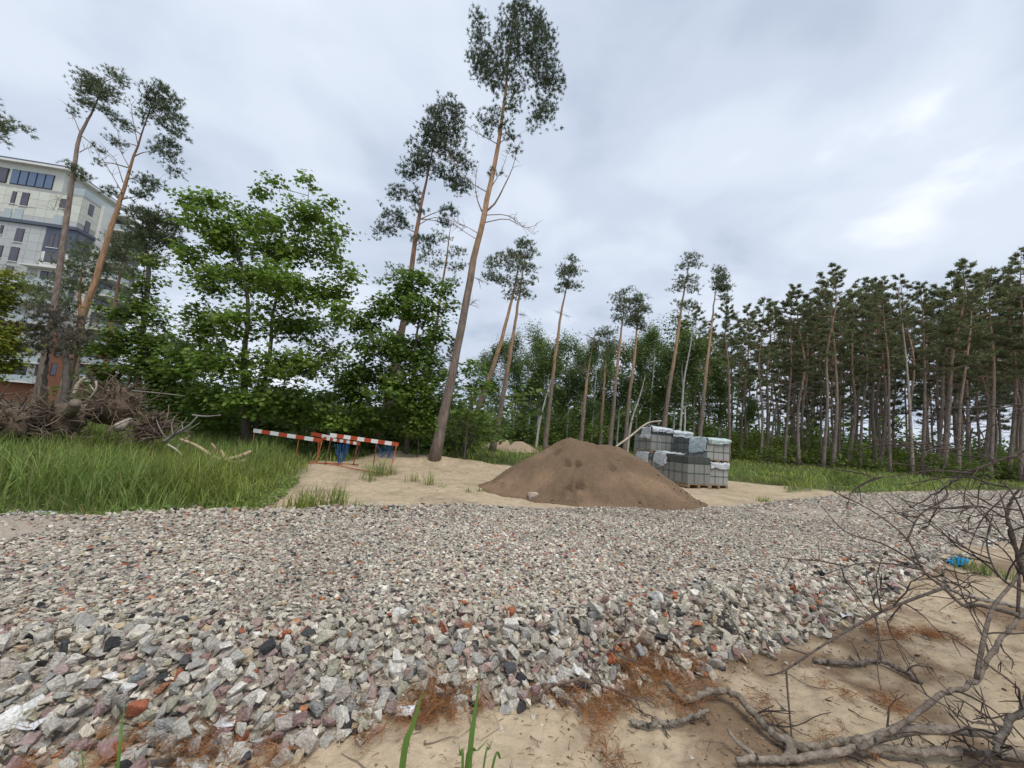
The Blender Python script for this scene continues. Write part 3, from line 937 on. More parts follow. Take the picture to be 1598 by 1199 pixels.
hero(5, 'pine_tree', 'orange barked pine with long one-sided crown, right one of the pair before the apartment block', 'tree',
     [stem([(92, 640), (112, 565), (130, 492), (152, 428), (172, 362), (192, 300), (207, 250), (225, 195), (243, 150)], dep, 0.165, 0.03, (0.25, 0.175, 0.13), (0.36, 0.215, 0.125), (0.1, 0.35))],
     px_blobs([(250, 138, 14, 8), (248, 152, 24, 10), (265, 150, 16, 10), (232, 160, 14, 10), (262, 172, 22, 10), (278, 185, 12, 9), (240, 180, 16, 9), (268, 200, 20, 9), (285, 212, 10, 5), (222, 185, 10, 8), (192, 195, 14, 10), (180, 182, 10, 8), (182, 220, 14, 7), (262, 225, 18, 10),
               (268, 245, 14, 10), (272, 270, 8, 12), (245, 235, 14, 8), (222, 280, 20, 7), (245, 285, 14, 6), (175, 300, 14, 8), (225, 305, 18, 7), (232, 295, 10, 6), (150, 235, 8, 6), (155, 252, 8, 5)], dep, 0.9),
     'pine', 310, 0.14, 5, PM, LIMB_P, attach=0.5, col=PINE_C * np.array([.7, .78, .78]), dead=[dead_px([(190, 300), (170, 265), (150, 235)], dep, .02), dead_px([(192, 285), (180, 250), (165, 235)], dep, .02), dead_px([(215, 225), (208, 190), (205, 165)], dep, .018), dead_px([(202, 262), (188, 235), (185, 215)], dep, .018)])
dep = 13
hero(6, 'pine_tree', 'pine mostly outside the picture, one dark bough reaching in at the left edge', 'tree',
     [stem([(-120, 640), (-95, 400), (-70, 200), (-55, 100)], dep, 0.2, 0.04)],
     px_blobs([(8, 190, 22, 8), (30, 204, 14, 6), (2, 212, 14, 8), (-20, 195, 26, 14), (-50, 150, 40, 30), (-60, 100, 35, 25)], dep, 0.9), 'pine', 90, 0.15, 9, PM, LIMB_P, attach=0.5, col=PINE_C)
dep = 24
hero(7, 'pine_tree', 'short bushy pine with leaning trunk against the balconies of the block', 'tree',
     [stem([(165, 600), (172, 520), (180, 470), (190, 415), (200, 385)], dep, 0.17, 0.04, (0.22, 0.13, 0.09), (0.24, 0.14, 0.10))],
     px_blobs([(192, 378, 28, 14), (176, 400, 24, 12), (218, 385, 24, 12), (205, 425, 20, 10), (165, 415, 18, 10), (200, 455, 12, 8)], dep, 0.9), 'pine', 100, 0.24, 7, PM, LIMB_P, attach=0.5, col=PINE_C * 1.1, temps=TUFT_LO)
hero(8, 'pine_tree', 'low flat-topped pine in front of the grey stone facade', 'tree',
     [stem([(122, 610), (124, 520), (125, 450), (130, 400)], dep, 0.14, 0.04)],
     px_blobs([(128, 398, 26, 12), (140, 388, 24, 9), (112, 418, 32, 12), (135, 422, 30, 10), (95, 442, 24, 12), (125, 446, 36, 12), (66, 452, 34, 12), (50, 440, 18, 7), (105, 470, 40, 10), (70, 478, 40, 9)], dep, 0.9), 'pine', 150, 0.24, 7, PM, LIMB_P, attach=0.5, col=PINE_C * 1.15, temps=TUFT_LO)
dep = 19
hero(9, 'pine_tree', 'dark round-topped pine behind the top left of the big maple', 'tree',
     [stem([(212, 640), (222, 520), (232, 430), (226, 380), (222, 345)], dep, 0.16, 0.04, (0.10, 0.08, 0.07), (0.12, 0.09, 0.08))],
     px_blobs([(212, 335, 18, 12), (232, 350, 26, 14), (255, 345, 26, 14), (275, 352, 18, 12), (215, 365, 22, 14), (245, 375, 28, 14), (270, 380, 22, 14), (232, 400, 22, 10)], dep, 0.9), 'pine', 130, 0.22, 8, PM, LIMB_D, attach=0.5, col=PINE_C * 0.85, temps=TUFT_LO)

# maples
dep = 13.6
hero(20, 'maple_tree', 'big bright green maple with two slender stems behind the left barrier', 'tree',
     [stem([(385, 722), (383, 640), (381, 560), (388, 480), (372, 400), (345, 340)], dep, 0.15, 0.02, MB_LO, MB_HI), stem([(392, 722, .2), (404, 640, .3), (420, 560, .4), (428, 480, .4), (455, 400, .4), (478, 330, .4), (482, 300, .4)], dep, 0.10, 0.015, MB_LO, MB_HI)],
     px_blobs([(304, 312, 24, 18), (333, 314, 26, 18), (394, 303, 18, 14), (424, 290, 12, 9), (481, 283, 13, 11), (514, 317, 9, 6), (318, 345, 38, 22, -.6), (354, 372, 46, 34), (400, 345, 34, 24, .6), (437, 380, 55, 40), (480, 342, 40, 26), (522, 368, 32, 18, -.4),
               (538, 422, 30, 15), (510, 395, 28, 16, .5), (300, 400, 34, 22, .8), (333, 437, 40, 30, -.8), (400, 440, 55, 32, 1.0), (440, 440, 50, 32, -1.0), (500, 450, 45, 26), (312, 512, 42, 32), (376, 500, 46, 30, -1.2), (450, 505, 55, 32, .9), (520, 490, 32, 22, -.5),
               (300, 565, 46, 32, .6), (354, 572, 60, 30, -1.0), (440, 575, 60, 32, -.8), (500, 555, 36, 28), (345, 622, 60, 26, .9), (400, 628, 52, 24, -1.0), (460, 628, 60, 26, .5), (495, 655, 50, 20, 1.0), (330, 660, 50, 18, 1.2)], dep, 0.85),
     'leaf', 740, 0.15, 32, LM, LIMB_D, attach=0.22, col=MAPLE_C, limb_r=0.03)
dep = 15.8
hero(21, 'maple_tree', 'dark leafy maple filling the gap between the big maple and the tallest pine', 'tree',
     [stem([(632, 712), (640, 640), (646, 560), (655, 490), (660, 440)], dep, 0.10, 0.02, MB_LO, MB_HI), stem([(560, 712), (562, 640), (570, 560), (585, 500)], dep, 0.07, 0.015, MB_LO, MB_HI)],
     px_blobs([(646, 440, 34, 20), (625, 455, 28, 18), (692, 452, 20, 16), (604, 483, 34, 24), (662, 488, 40, 26), (700, 475, 12, 12), (567, 507, 30, 28), (592, 542, 42, 30, -.6), (646, 552, 44, 32, .5), (680, 520, 22, 22), (575, 592, 42, 32), (625, 610, 52, 28, -.6), (672, 585, 30, 28),
               (540, 615, 36, 30), (654, 648, 38, 24), (600, 655, 46, 20), (690, 630, 18, 24), (548, 660, 40, 16)], dep, 0.85),
     'leaf', 480, 0.16, 28, LM, LIMB_D, attach=0.25, col=MAPLE_C * np.array([0.82, 0.85, 0.9]), limb_r=0.03)
dep = 14.5
hero(22, 'maple_sapling', 'small maple sapling hugging the right side of the tallest pine trunk', 'sapling',
     [stem([(726, 705), (730, 650), (738, 600), (745, 575)], dep + 1.0, 0.03, 0.008, MB_LO, MB_HI)],
     px_blobs([(740, 578, 18, 12), (750, 600, 14, 12), (732, 604, 12, 10), (722, 645, 10, 12), (748, 645, 10, 8)], dep + 1.0, 0.8), 'leaf', 40, 0.14, 18, LM, LIMB_D, col=MAPLE_C, limb_r=0.012)
hero(23, 'maple_sapling', 'dark maple sapling at the foot of the tallest pine, left side', 'sapling',
     [stem([(652, 716), (655, 670), (660, 620)], dep + .4, 0.03, 0.008, MB_LO, MB_HI)],
     px_blobs([(650, 640, 26, 18), (668, 662, 20, 16), (640, 672, 22, 12), (662, 612, 16, 14)], dep + .4, 0.8), 'leaf', 60, 0.13, 20, LM, LIMB_D, col=MAPLE_C * 0.85, limb_r=0.012)
dep = 16
hero(24, 'broadleaf_tree', 'tall narrow leafy tree between the uprooted stumps and the big maple', 'tree',
     [stem([(232, 690), (236, 600), (226, 520), (222, 450), (228, 405)], dep, 0.09, 0.015, MB_LO, MB_HI), stem([(280, 690), (275, 630), (262, 560), (255, 500)], dep, 0.08, 0.015, MB_LO, MB_HI)],
     px_blobs([(233, 415, 15, 18), (232, 448, 17, 18), (215, 478, 28, 26), (177, 492, 30, 14), (245, 500, 20, 20), (158, 548, 36, 18), (195, 530, 32, 20), (241, 538, 36, 26), (275, 552, 30, 24), (222, 570, 44, 20), (170, 585, 34, 16), (260, 592, 44, 20), (290, 612, 36, 20), (285, 640, 44, 18), (225, 610, 40, 18), (300, 665, 40, 14)], dep, 0.85),
     'leaf', 370, 0.16, 26, LM, LIMB_D, col=MAPLE_C * np.array([0.9, 0.85, 1.0]), limb_r=0.025)
dep = 12
hero(25, 'broadleaf_tree', 'leafy tree cut by the left edge in front of the orange base of the block', 'tree',
     [stem([(-40, 690), (-30, 600), (-20, 500), (-10, 450)], dep, 0.09, 0.02, MB_LO, MB_HI)],
     px_blobs([(5, 440, 24, 22), (-20, 470, 30, 26), (8, 475, 14, 10), (-5, 520, 28, 22), (8, 548, 22, 26), (-10, 580, 26, 18), (-40, 520, 30, 40)], dep, 0.85), 'leaf', 170, 0.12, 26, LM, LIMB_D, col=MAPLE_C * np.array([1.25, 0.95, 0.8]), limb_r=0.025)
# half-dead conifer with drooping grey twigs behind the stumps
dep = 13
hero(26, 'dead_pine', 'half-dead conifer with drooping grey brown twigs above the uprooted stumps', 'tree',
     [stem([(98, 640), (104, 590), (98, 540), (84, 500), (70, 478)], dep, 0.13, 0.03, (0.13, 0.115, 0.10), (0.15, 0.13, 0.115)), stem([(66, 640, .3), (70, 590, .3), (76, 540, .3)], dep, 0.10, 0.03, (0.13, 0.115, 0.10), (0.15, 0.13, 0.115))],
     px_blobs([(60, 490, 40, 10), (95, 492, 36, 12), (40, 515, 40, 12), (85, 515, 46, 16), (120, 520, 22, 18), (100, 545, 34, 18), (130, 500, 14, 10), (60, 540, 30, 12)], dep, 0.9),
     'pine', 110, 0.15, 5, (M_dead, M_needle), (0.14, 0.12, 0.105), attach=0.4, col=np.array([0.15, 0.135, 0.10]), limb_r=0.02, lean_up=-0.3)

# mid-distance pines, one by one
MIDP = [  # stem pixels, depth, radius, blobs, label
    ([(720, 702), (745, 640), (765, 585), (783, 530), (798, 470), (808, 425), (812, 400)], 22, 0.20, [(790, 398, 18, 8), (772, 412, 16, 8), (800, 415, 18, 8), (765, 432, 14, 7), (785, 438, 18, 7), (812, 440, 12, 6), (795, 460, 14, 6)], 'grey trunked pine leaning right with forked flat crown, first right of the tallest pine'),
    ([(768, 700), (783, 630), (795, 560), (806, 490), (815, 430), (822, 385)], 24, 0.19, [(818, 382, 14, 10), (828, 395, 10, 8), (812, 400, 14, 10), (820, 418, 16, 8), (832, 440, 8, 6), (818, 458, 14, 6), (806, 445, 10, 6)], 'orange pine with upright brushy crown, second right of the tallest pine'),
    ([(850, 702), (857, 640), (866, 560), (876, 490), (885, 445), (892, 402)], 27, 0.17, [(895, 405, 8, 7), (888, 418, 14, 8), (880, 430, 12, 7), (898, 425, 10, 8), (886, 444, 16, 7), (876, 455, 7, 5), (898, 446, 7, 6)], 'lone pine with small high tuft-like crown standing clear above the birches'),
    ([(906, 690), (912, 630), (918, 580), (926, 530)], 27, 0.17, [], 'snapped orange pine trunk without a crown'),
    ([(936, 700), (940, 640), (944, 580), (948, 520)], 31, 0.15, [(945, 522, 22, 8), (935, 535, 20, 8), (955, 540, 18, 9), (950, 515, 16, 6), (940, 555, 16, 8)], 'dark flat-crowned pine beside the snapped orange trunk'),
    ([(951, 700), (959, 620), (966, 550), (972, 495), (976, 455)], 27, 0.15, [(972, 455, 10, 6), (965, 468, 14, 7), (985, 470, 12, 8), (972, 482, 18, 8), (990, 490, 8, 7), (962, 498, 12, 6), (980, 505, 12, 6)], 'slender pine with round head, left one of the pair left of the pallets'),
    ([(974, 700), (982, 620), (990, 560), (995, 500), (1000, 460)], 27, 0.15, [(996, 468, 8, 8), (1000, 482, 12, 8), (992, 498, 12, 8), (1000, 512, 8, 6)], 'slender pine with spiky dead tip, right one of the pair left of the pallets'),
    ([(1032, 690), (1042, 620), (1052, 560), (1062, 490), (1070, 440), (1078, 402)], 26, 0.17, [(1078, 402, 12, 7), (1070, 418, 12, 8), (1086, 415, 10, 6), (1074, 435, 16, 7), (1062, 450, 12, 8), (1084, 450, 10, 8), (1064, 475, 14, 8), (1078, 478, 10, 8), (1058, 495, 8, 5)], 'sparse leaning pine with long thin crown rising behind the pallets'),
    ([(1090, 700), (1096, 640), (1102, 580), (1110, 510), (1116, 460), (1122, 425)], 28, 0.16, [(1122, 422, 8, 6), (1124, 435, 12, 8), (1130, 450, 10, 7), (1118, 448, 8, 5), (1132, 465, 8, 5)], 'pine with small one-sided tip crown just right of the long thin crowned one'),
]
for i, (P, dep, r, bl, lab) in enumerate(MIDP):
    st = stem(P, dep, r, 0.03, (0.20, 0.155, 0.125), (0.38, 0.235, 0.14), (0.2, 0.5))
    dd_ = []
    rg = np.random.default_rng(300 + i)
    for j in range(6):
        k = int(rg.integers(2, len(P)))
        a = P[k]; dd_.append(dead_px([a, (a[0] + rg.choice([-1, 1]) * rg.uniform(5, 14), a[1] + rg.uniform(-10, 6))], dep, 0.018))
    if not bl:
        bl2 = [(930, 522, 3, 3)]; n_ = 3
    else:
        bl2, n_ = bl, 75
    hero(100 + i, 'pine_tree', lab, 'tree', [st], px_blobs(bl2, dep, 0.9), 'pine', int(n_ * 1.2), 0.19, 6 if bl else 0, PM, LIMB_P, attach=0.6, col=PINE_C * 1.05, temps=TUFT_LO, dead=dd_)

# ------------------------------------------------------------------ forest
ORD = ['first', 'second', 'third', 'fourth', 'fifth', 'sixth', 'seventh', 'eighth', 'ninth', 'tenth', 'eleventh', 'twelfth', 'thirteenth', 'fourteenth', 'fifteenth', 'sixteenth', 'seventeenth', 'eighteenth',
       'nineteenth', 'twentieth', 'twenty-first', 'twenty-second', 'twenty-third', 'twenty-fourth', 'twenty-fifth', 'twenty-sixth', 'twenty-seventh', 'twenty-eighth', 'twenty-ninth', 'thirtieth']
HP = 18.0
PROTO = []
for i in range(9):
    rg = np.random.default_rng(500 + i)
    PROTO.append(whorl_pine(500 + i, HP, rg.uniform(0.13, 0.18), rg.uniform(0.40, 0.60), rg.uniform(1.7, 2.6), int(rg.integers(28, 42)), 0.215, TUFT_LO, 0.26, 1.6, 34,
                            PINE_C * rg.uniform(1.1, 1.45) * np.array([1.08, 1, 0.9]), (0.36, 0.235, 0.16), (0.225, 0.18, 0.148)))


def set_tree(parts, name, label, cat, group, base, top, spin, wide=1.0, H0=HP):
    z = np.asarray(top) - np.asarray(base); h = np.linalg.norm(z); z /= h
    x = np.cross([0, 1.0, 0], z); x /= np.linalg.norm(x); y = np.cross(z, x)
    B = np.stack([x, y, z], -1)
    c_, s_ = math.cos(spin), math.sin(spin)
    B = B @ np.array([[c_, -s_, 0], [s_, c_, 0], [0, 0, 1]]) @ np.diag([wide * h / H0, wide * h / H0, h / H0])
    M = np.eye(4); M[:3, :3] = B; M[:3, 3] = base
    return plant(parts, name, label, cat, group, M=Matrix(M.tolist()))


FRONT = [(345, 355, 245, 38), (480, 472, 212, 36), (525, 545, 232, 40), (545, 562, 262, 43), (600, 615, 198, 36), (622, 648, 215, 40), (690, 722, 172, 36), (745, 738, 160, 35), (758, 778, 200, 40), (835, 868, 85, 34), (872, 882, 120, 36),
         (897, 906, 200, 42), (925, 950, 178, 38), (975, 990, 158, 38), (1050, 1040, 150, 40), (1090, 1062, 132, 34), (1175, 1128, 122, 35), (1210, 1202, 150, 36), (1262, 1320, 125, 40), (1290, 1366, 62, 36), (1348, 1362, 110, 35),
         (1430, 1428, 118, 40), (1466, 1476, 84, 36), (1534, 1536, 140, 38), (1582, 1588, 22, 35), (1640, 1630, 60, 38), (1700, 1690, 40, 35)]
rng = np.random.default_rng(77)
LATER = []


def beside(o, u, dep, noun, refs, what):
    """remember a repeat, to be named after the countable neighbour it is seen beside"""
    LATER.append((o, u, dep, noun, refs, what))


FREF = [940 + f[0] * .4118 for f in FRONT if 940 + f[0] * .4118 < 1605]
for i, (bc, tc_, tv, dp) in enumerate(FRONT):
    ub, ut, vt = 940 + bc * .4118, 940 + tc_ * .4118, 380 + tv * .4118
    b0 = D(ub, 735, dp); b0[2] = float(tz(b0[0], b0[1])) - 0.1
    t0 = D(ut, vt, dp)
    extra = 'reaching above its neighbours ' if tv < 100 else ('leaning ' if abs(ut - ub) > 16 else '')
    lab = '%s%s pine from the pallets along the front edge of the forest' % (extra and '', ORD[i])
    if extra: lab = lab.replace(' pine', ' pine, ' + extra.strip() + ',')
    if ub > 1605: lab = 'pine of the forest edge just beyond the border of the view' if i == 25 else 'outermost pine of the forest edge, beyond the border of the view'
    set_tree(PROTO[i % 9], 'pine_tree', lab, 'tree', 'pines along the forest edge', b0, t0, rng.uniform(0, 6.28), rng.uniform(0.85, 1.15))
n = 0
taken = []
FILL = [whorl_pine(560 + i, HP, 0.135, 0.24 + 0.05 * i, 2.3, 40, 0.25, TUFT_LO, 0.25, 1.2, 30, PINE_C * (0.85 + .1 * i), (0.32, 0.21, 0.145), (0.20, 0.16, 0.13)) for i in range(4)]
while n < 128:
    if n < 46:
        ub, dp = rng.uniform(1075, 1700), rng.uniform(40, 66); vt = rng.uniform(425, 520) + (35 if ub < 1250 else 0); lab = 'slim pine deep inside the forest, behind the front row'
        gp = 'pines inside the forest'
    elif n < 98:
        ub, dp = rng.uniform(1060, 1720), rng.uniform(62, 98); vt = rng.uniform(470, 560); lab = 'low-branched pine at the far back of the forest'
        gp = 'pines at the back of the forest'
    elif n < 116:
        ub, dp = rng.uniform(730, 1080), rng.uniform(44, 72); vt = rng.uniform(535, 580); lab = 'distant pine in the dark wood behind the birches'
        gp = 'pines behind the birches'
    else:
        ub, dp = rng.uniform(500, 735), rng.uniform(26, 46); vt = rng.uniform(500, 570); lab = 'shaded pine in the wood behind the maples'
        gp = 'pines behind the maples'
    b0 = D(ub, 720, dp)
    if any((b0[0] - q[0]) ** 2 + (b0[1] - q[1]) ** 2 < 1.7 for q in taken):
        continue
    taken.append(b0)
    b0[2] = float(tz(b0[0], b0[1])) - 0.1
    t0 = D(ub + rng.normal(0, 8) + (1290 - ub) * 0.02, vt, dp)
    ob_ = set_tree((FILL[int(rng.integers(4))] if n >= 46 or n % 3 == 0 else PROTO[int(rng.integers(9))]), 'pine_tree', lab, 'tree', gp, b0, t0, rng.uniform(0, 6.28), rng.uniform(0.8, 1.15))
    if n < 46: beside(ob_, ub, dp, 'slim inner pine', FREF, 'pine of the forest edge')
    elif n < 98: beside(ob_, ub, dp, 'far back pine', FREF, 'pine of the forest edge')
    elif n < 116: beside(ob_, ub, dp, 'distant dark pine', 'birch', 'birch')
    n += 1


# birches
def birch_proto(seed, H=12.0):
    rg = np.random.default_rng(seed)
    P = [np.array([0, 0, 0.]), np.array([rg.normal(0, .15), rg.normal(0, .15), H * .35]), np.array([rg.normal(0, .3), rg.normal(0, .3), H * .7]), np.array([0, 0, H])]
    bl = []
    for k in range(17):
        f = rg.uniform(0.36, 0.98); R = 1.9 * math.sin(math.pi * min(0.95, 0.12 + (f - 0.3) * 1.15)) + 0.25
        a = rg.uniform(0, 6.28); q = rg.uniform(0.2, 0.9) * R
        bl.append((np.array([math.cos(a) * q, math.sin(a) * q, H * f]), np.array([rg.uniform(.5, .9), rg.uniform(.5, .9), rg.uniform(.6, 1.1)])))
    return blob_tree(seed, [(P, 0.10, 0.015, (0.48, 0.46, 0.43), (0.60, 0.58, 0.54), (0.0, 0.3))], bl, 'leaf', 250, 0.19, 26, (M_birch, M_leaf), (0.16, 0.12, 0.10), attach=0.3, origin=np.zeros(3), col=BIRCH_C * rg.uniform(0.85, 1.15),
                     limb_r=0.018, layered=1.6, leafT=LEAF_S)


BPR = [birch_proto(700 + i) for i in range(4)]
BIR = [(775, 785, 535, 36), (798, 806, 520, 38), (823, 836, 515, 34), (834, 858, 540, 34), (866, 872, 525, 40), (884, 890, 530, 38), (905, 912, 540, 42), (922, 930, 535, 36), (938, 946, 530, 42), (962, 972, 540, 38), (990, 1002, 525, 40), (1010, 1022, 512, 36), (1028, 1036, 520, 42),
       (1048, 1060, 505, 38), (1066, 1074, 520, 34), (1088, 1098, 530, 42), (752, 760, 550, 40), (848, 846, 530, 44), (1120, 1126, 560, 40), (1165, 1168, 580, 44)]
BIR.sort()
BREF = [b[0] for b in BIR]
for i, (ub, ut, vt, dp) in enumerate(BIR):
    b0 = D(ub, 700, dp); b0[2] = float(tz(b0[0], b0[1])) - 0.1
    set_tree(BPR[i % 4], 'birch_tree', '%s white-stemmed birch counting rightward along the far wood edge' % ORD[i], 'tree', 'birches at the wood edge', b0, D(ut, vt, dp), rng.uniform(0, 6.28), rng.uniform(0.85, 1.2), 12.0)
# leaning bare birch stems
for i, (P, dp, lab) in enumerate((([(978, 702), (985, 660), (998, 620), (1007, 587)], 28, 'bare leaning silver birch stem left of the pallets'), ([(1058, 680), (1064, 640), (1068, 590), (1080, 520), (1072, 480)], 30, 'crooked white birch stem rising behind the pallets'),
                                  ([(836, 700), (842, 660), (852, 620), (860, 592)], 29, 'thin white birch stem leaning right behind the small sand heaps'), ([(1425, 738), (1420, 640), (1414, 560), (1404, 470), (1402, 450)], 33, 'pale bare dead trunk standing before the forest edge'))):
    T = MB(); P = [D(a, b, dp) for a, b in P]; P[0][2] = float(tz(P[0][0], P[0][1])) - .1
    pp = cr_path(P, 16); T.tube(pp, np.linspace(0.12 if i == 3 else 0.10, 0.02, 16), 7, (0.50, 0.47, 0.43) if i < 3 else (0.36, 0.29, 0.24))
    o = thing('bare_trunk', lab, 'tree', P[0].tolist()); link('trunk', T.mesh('trunk', M_birch if i < 3 else M_bark, True), o).location = (-P[0]).tolist()
    L = MB(); rg = np.random.default_rng(60 + i)
    for j in range(9):
        k = int(rg.integers(6, 15)); d = rg.normal(0, 1, 3); d[2] = abs(d[2]) + 0.3; d /= np.linalg.norm(d); l = rg.uniform(.3, 1.1)
        L.tube(np.array([pp[k], pp[k] + d * l * .5 + [0, 0, -.04], pp[k] + d * l]), [.025, .015, .006], 4, (0.25, 0.21, 0.18), cap=False)
    q_ = link('branches', L.mesh('branches', M_dead, True), o); q_.location = (-P[0]).tolist(); q_['kind'] = 'stuff'


# ------------------------------------------------------------------ bushes of the undergrowth
def bush_proto(seed, col, leaf=0.13, n=60):
    rg = np.random.default_rng(seed)
    stems = [([np.array([rg.normal(0, .1), rg.normal(0, .1), -0.1]), np.array([rg.normal(0, .3), rg.normal(0, .3), 0.5]), np.array([rg.normal(0, .5), rg.normal(0, .5), 1.0])], 0.02, 0.006, MB_LO, MB_HI, (0, 1)) for _ in range(4)]
    bl = [(np.array([rg.normal(0, .55), rg.normal(0, .55), rg.uniform(0.2, 1.15)]), rg.uniform(0.25, 0.5, 3)) for _ in range(10)]
    T = blob_tree(seed, stems, bl, 'leaf', n, leaf, 16, LM, LIMB_D, attach=0.1, origin=np.zeros(3), col=col, limb_r=0.01, leafT=LEAF_S, layered=0.8)
    return [({'trunk': 'stems', 'branches': 'twigs', 'crown': 'leaves'}[n_], m) for n_, m in T]


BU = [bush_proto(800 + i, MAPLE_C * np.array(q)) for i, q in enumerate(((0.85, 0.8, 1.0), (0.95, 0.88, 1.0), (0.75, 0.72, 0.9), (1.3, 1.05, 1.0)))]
rng = np.random.default_rng(5)


def put_bush(u_, dp, s, k, lab, gp):
    b0 = D(u_, 715, dp); z = float(tz(b0[0], b0[1]))
    M = Matrix.Translation((b0[0], b0[1], z)) @ Matrix.Rotation(rng.uniform(0, 6.28), 4, 'Z') @ Matrix.Diagonal((s * rng.uniform(.9, 1.4), s * rng.uniform(.9, 1.4), s * rng.uniform(.8, 1.15), 1))
    return plant(BU[k], 'bush', lab, 'bush', gp, M=M)


for i in range(46):
    u_, d_ = rng.uniform(1110, 1640), rng.uniform(35, 52)
    o_ = put_bush(u_, d_, rng.uniform(1.0, 2.2), int(rng.choice([0, 1, 1, 3])), 'leafy bush in the undergrowth between the trunks of the forest', 'undergrowth bushes of the forest'); beside(o_, u_, d_, 'leafy undergrowth bush', FREF, 'pine of the forest edge')
for i in range(34):
    u_, d_ = rng.uniform(700, 1090), rng.uniform(33, 50)
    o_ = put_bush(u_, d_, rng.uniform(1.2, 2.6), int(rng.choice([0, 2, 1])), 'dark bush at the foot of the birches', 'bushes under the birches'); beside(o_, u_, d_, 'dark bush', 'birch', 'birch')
for i in range(30):
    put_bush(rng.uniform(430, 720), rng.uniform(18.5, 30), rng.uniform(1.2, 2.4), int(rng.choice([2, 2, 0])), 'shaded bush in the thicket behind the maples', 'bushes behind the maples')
for i in range(16):
    put_bush(rng.uniform(120, 430), rng.uniform(16.5, 26), rng.uniform(1.0, 1.9), int(rng.choice([0, 0, 1])), 'green bush behind the uprooted stumps and big maple', 'bushes behind the stumps')
for i in range(34):
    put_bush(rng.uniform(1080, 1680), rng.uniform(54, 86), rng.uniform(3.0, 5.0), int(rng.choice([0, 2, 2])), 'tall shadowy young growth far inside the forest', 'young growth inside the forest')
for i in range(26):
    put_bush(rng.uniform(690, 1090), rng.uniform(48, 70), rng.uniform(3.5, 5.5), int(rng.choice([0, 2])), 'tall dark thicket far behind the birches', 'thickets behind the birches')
for u_, dp, s, k, lab in ((925, 16.5, .55, 3, 'small light green bush behind the crest of the brown heap'), (1318, 19, .40, 1, 'weedy bush on the strip of sand right of the pallets'), (1235, 17.0, .35, 1, 'low weed clump at the far edge of the gravel right of the pallets'), (1300, 22, .45, 1, 'round weed in the grass before the forest')):
    put_bush(u_, dp, s, k, lab, None)

cnt_ = {}
for t_ in LATER:
    o_, u_, d_, noun, refs, what = t_
    refs = BREF if refs == 'birch' else refs
    i_ = int(np.argmin([abs(r_ - u_) for r_ in refs])); side_ = 'right' if u_ > refs[i_] else 'left'
    cnt_.setdefault('%s just %s of the %s forest-edge pine' % (noun, side_, ORD[i_]) if what != 'birch' else '%s just %s of the %s wood-edge birch' % (noun, side_, ORD[i_]), []).append((d_, o_))
for ph_, L_ in cnt_.items():
    L_.sort(key=lambda e_: e_[0])
    for j_, (d_, o_) in enumerate(L_):
        o_['label'] = ph_ if len(L_) == 1 else ph_ + ', ' + (('nearer one', 'farther one') if len(L_) == 2 else ('front one', 'middle one', 'rear one', 'rearmost one', 'last one'))[min(j_, 4)]

# ------------------------------------------------------------------ grass
def blade_template(bend, w):
    t = np.array([0, 0.4, 0.75, 1.0]); x = bend * t ** 2; z = t * (1 - 0.25 * bend * t)
    V = []
    for i in range(3):
        ww = w * (1, 0.85, 0.5)[i]
        V += [(x[i], -ww, z[i]), (x[i], ww, z[i])]
    V.append((x[3], 0, z[3]))
    return np.array(V), np.array([(0, 1, 3), (0, 3, 2), (2, 3, 5), (2, 5, 4), (4, 5, 6)])


BLADES = [blade_template(b, 1.0) for b in (0.15, 0.35, 0.6, 0.9)]


def sow(name, lab, pos, h, w, col, rng):
    mb = MB(); n = len(pos)
    a = rng.uniform(0, 2 * math.pi, n); tl = rng.normal(0, 0.18, n)
    c_, s_ = np.cos(a), np.sin(a); z = np.zeros(n)
    X_ = np.stack([c_, s_, z], -1); Y_ = np.stack([-s_, c_, z], -1); Z_ = np.stack([np.sin(tl) * c_, np.sin(tl) * s_, np.cos(tl)], -1)
    R = np.stack([X_ * h[:, None], Y_ * w[:, None], Z_ * h[:, None]], -1)
    t = rng.integers(4, size=n)
    for k in range(4):
        q = t == k
        if q.any(): mb.scatter(BLADES[k][0], BLADES[k][1], R[q], pos[q], col[q])
    me = mb.mesh(name, M_grass)
    return me


def region(n, x0, x1, y0, y1, f, rng):
    p = rng.uniform([x0, y0], [x1, y1], (n, 2))
    k = rng.random(n) < f(p[:, 0], p[:, 1])
    p = p[k]
    q = np.column_stack([p, tz(p[:, 0], p[:, 1]) - 0.01])
    return q[in_view(q, 350)]


GR = np.array([0.205, 0.288, 0.072])


def gcol(rng, q, base=GR, dry=0.08):
    n = len(q)
    c_ = base * rng.uniform(0.6, 1.35, (n, 1)) * (0.6 + 0.8 * fbm(q[:, 0] * .8, q[:, 1] * .8, 90)[:, None]) * (1 + np.array([0.25, 0.08, -0.1]) * (ss(.45, .7, fbm(q[:, 0] * .6 + 7, q[:, 1] * .6, 91))[:, None]))
    k = rng.random(n) < dry
    c_[k] = np.array([0.30, 0.25, 0.12]) * rng.uniform(0.7, 1.1, (k.sum(), 1))
    return c_


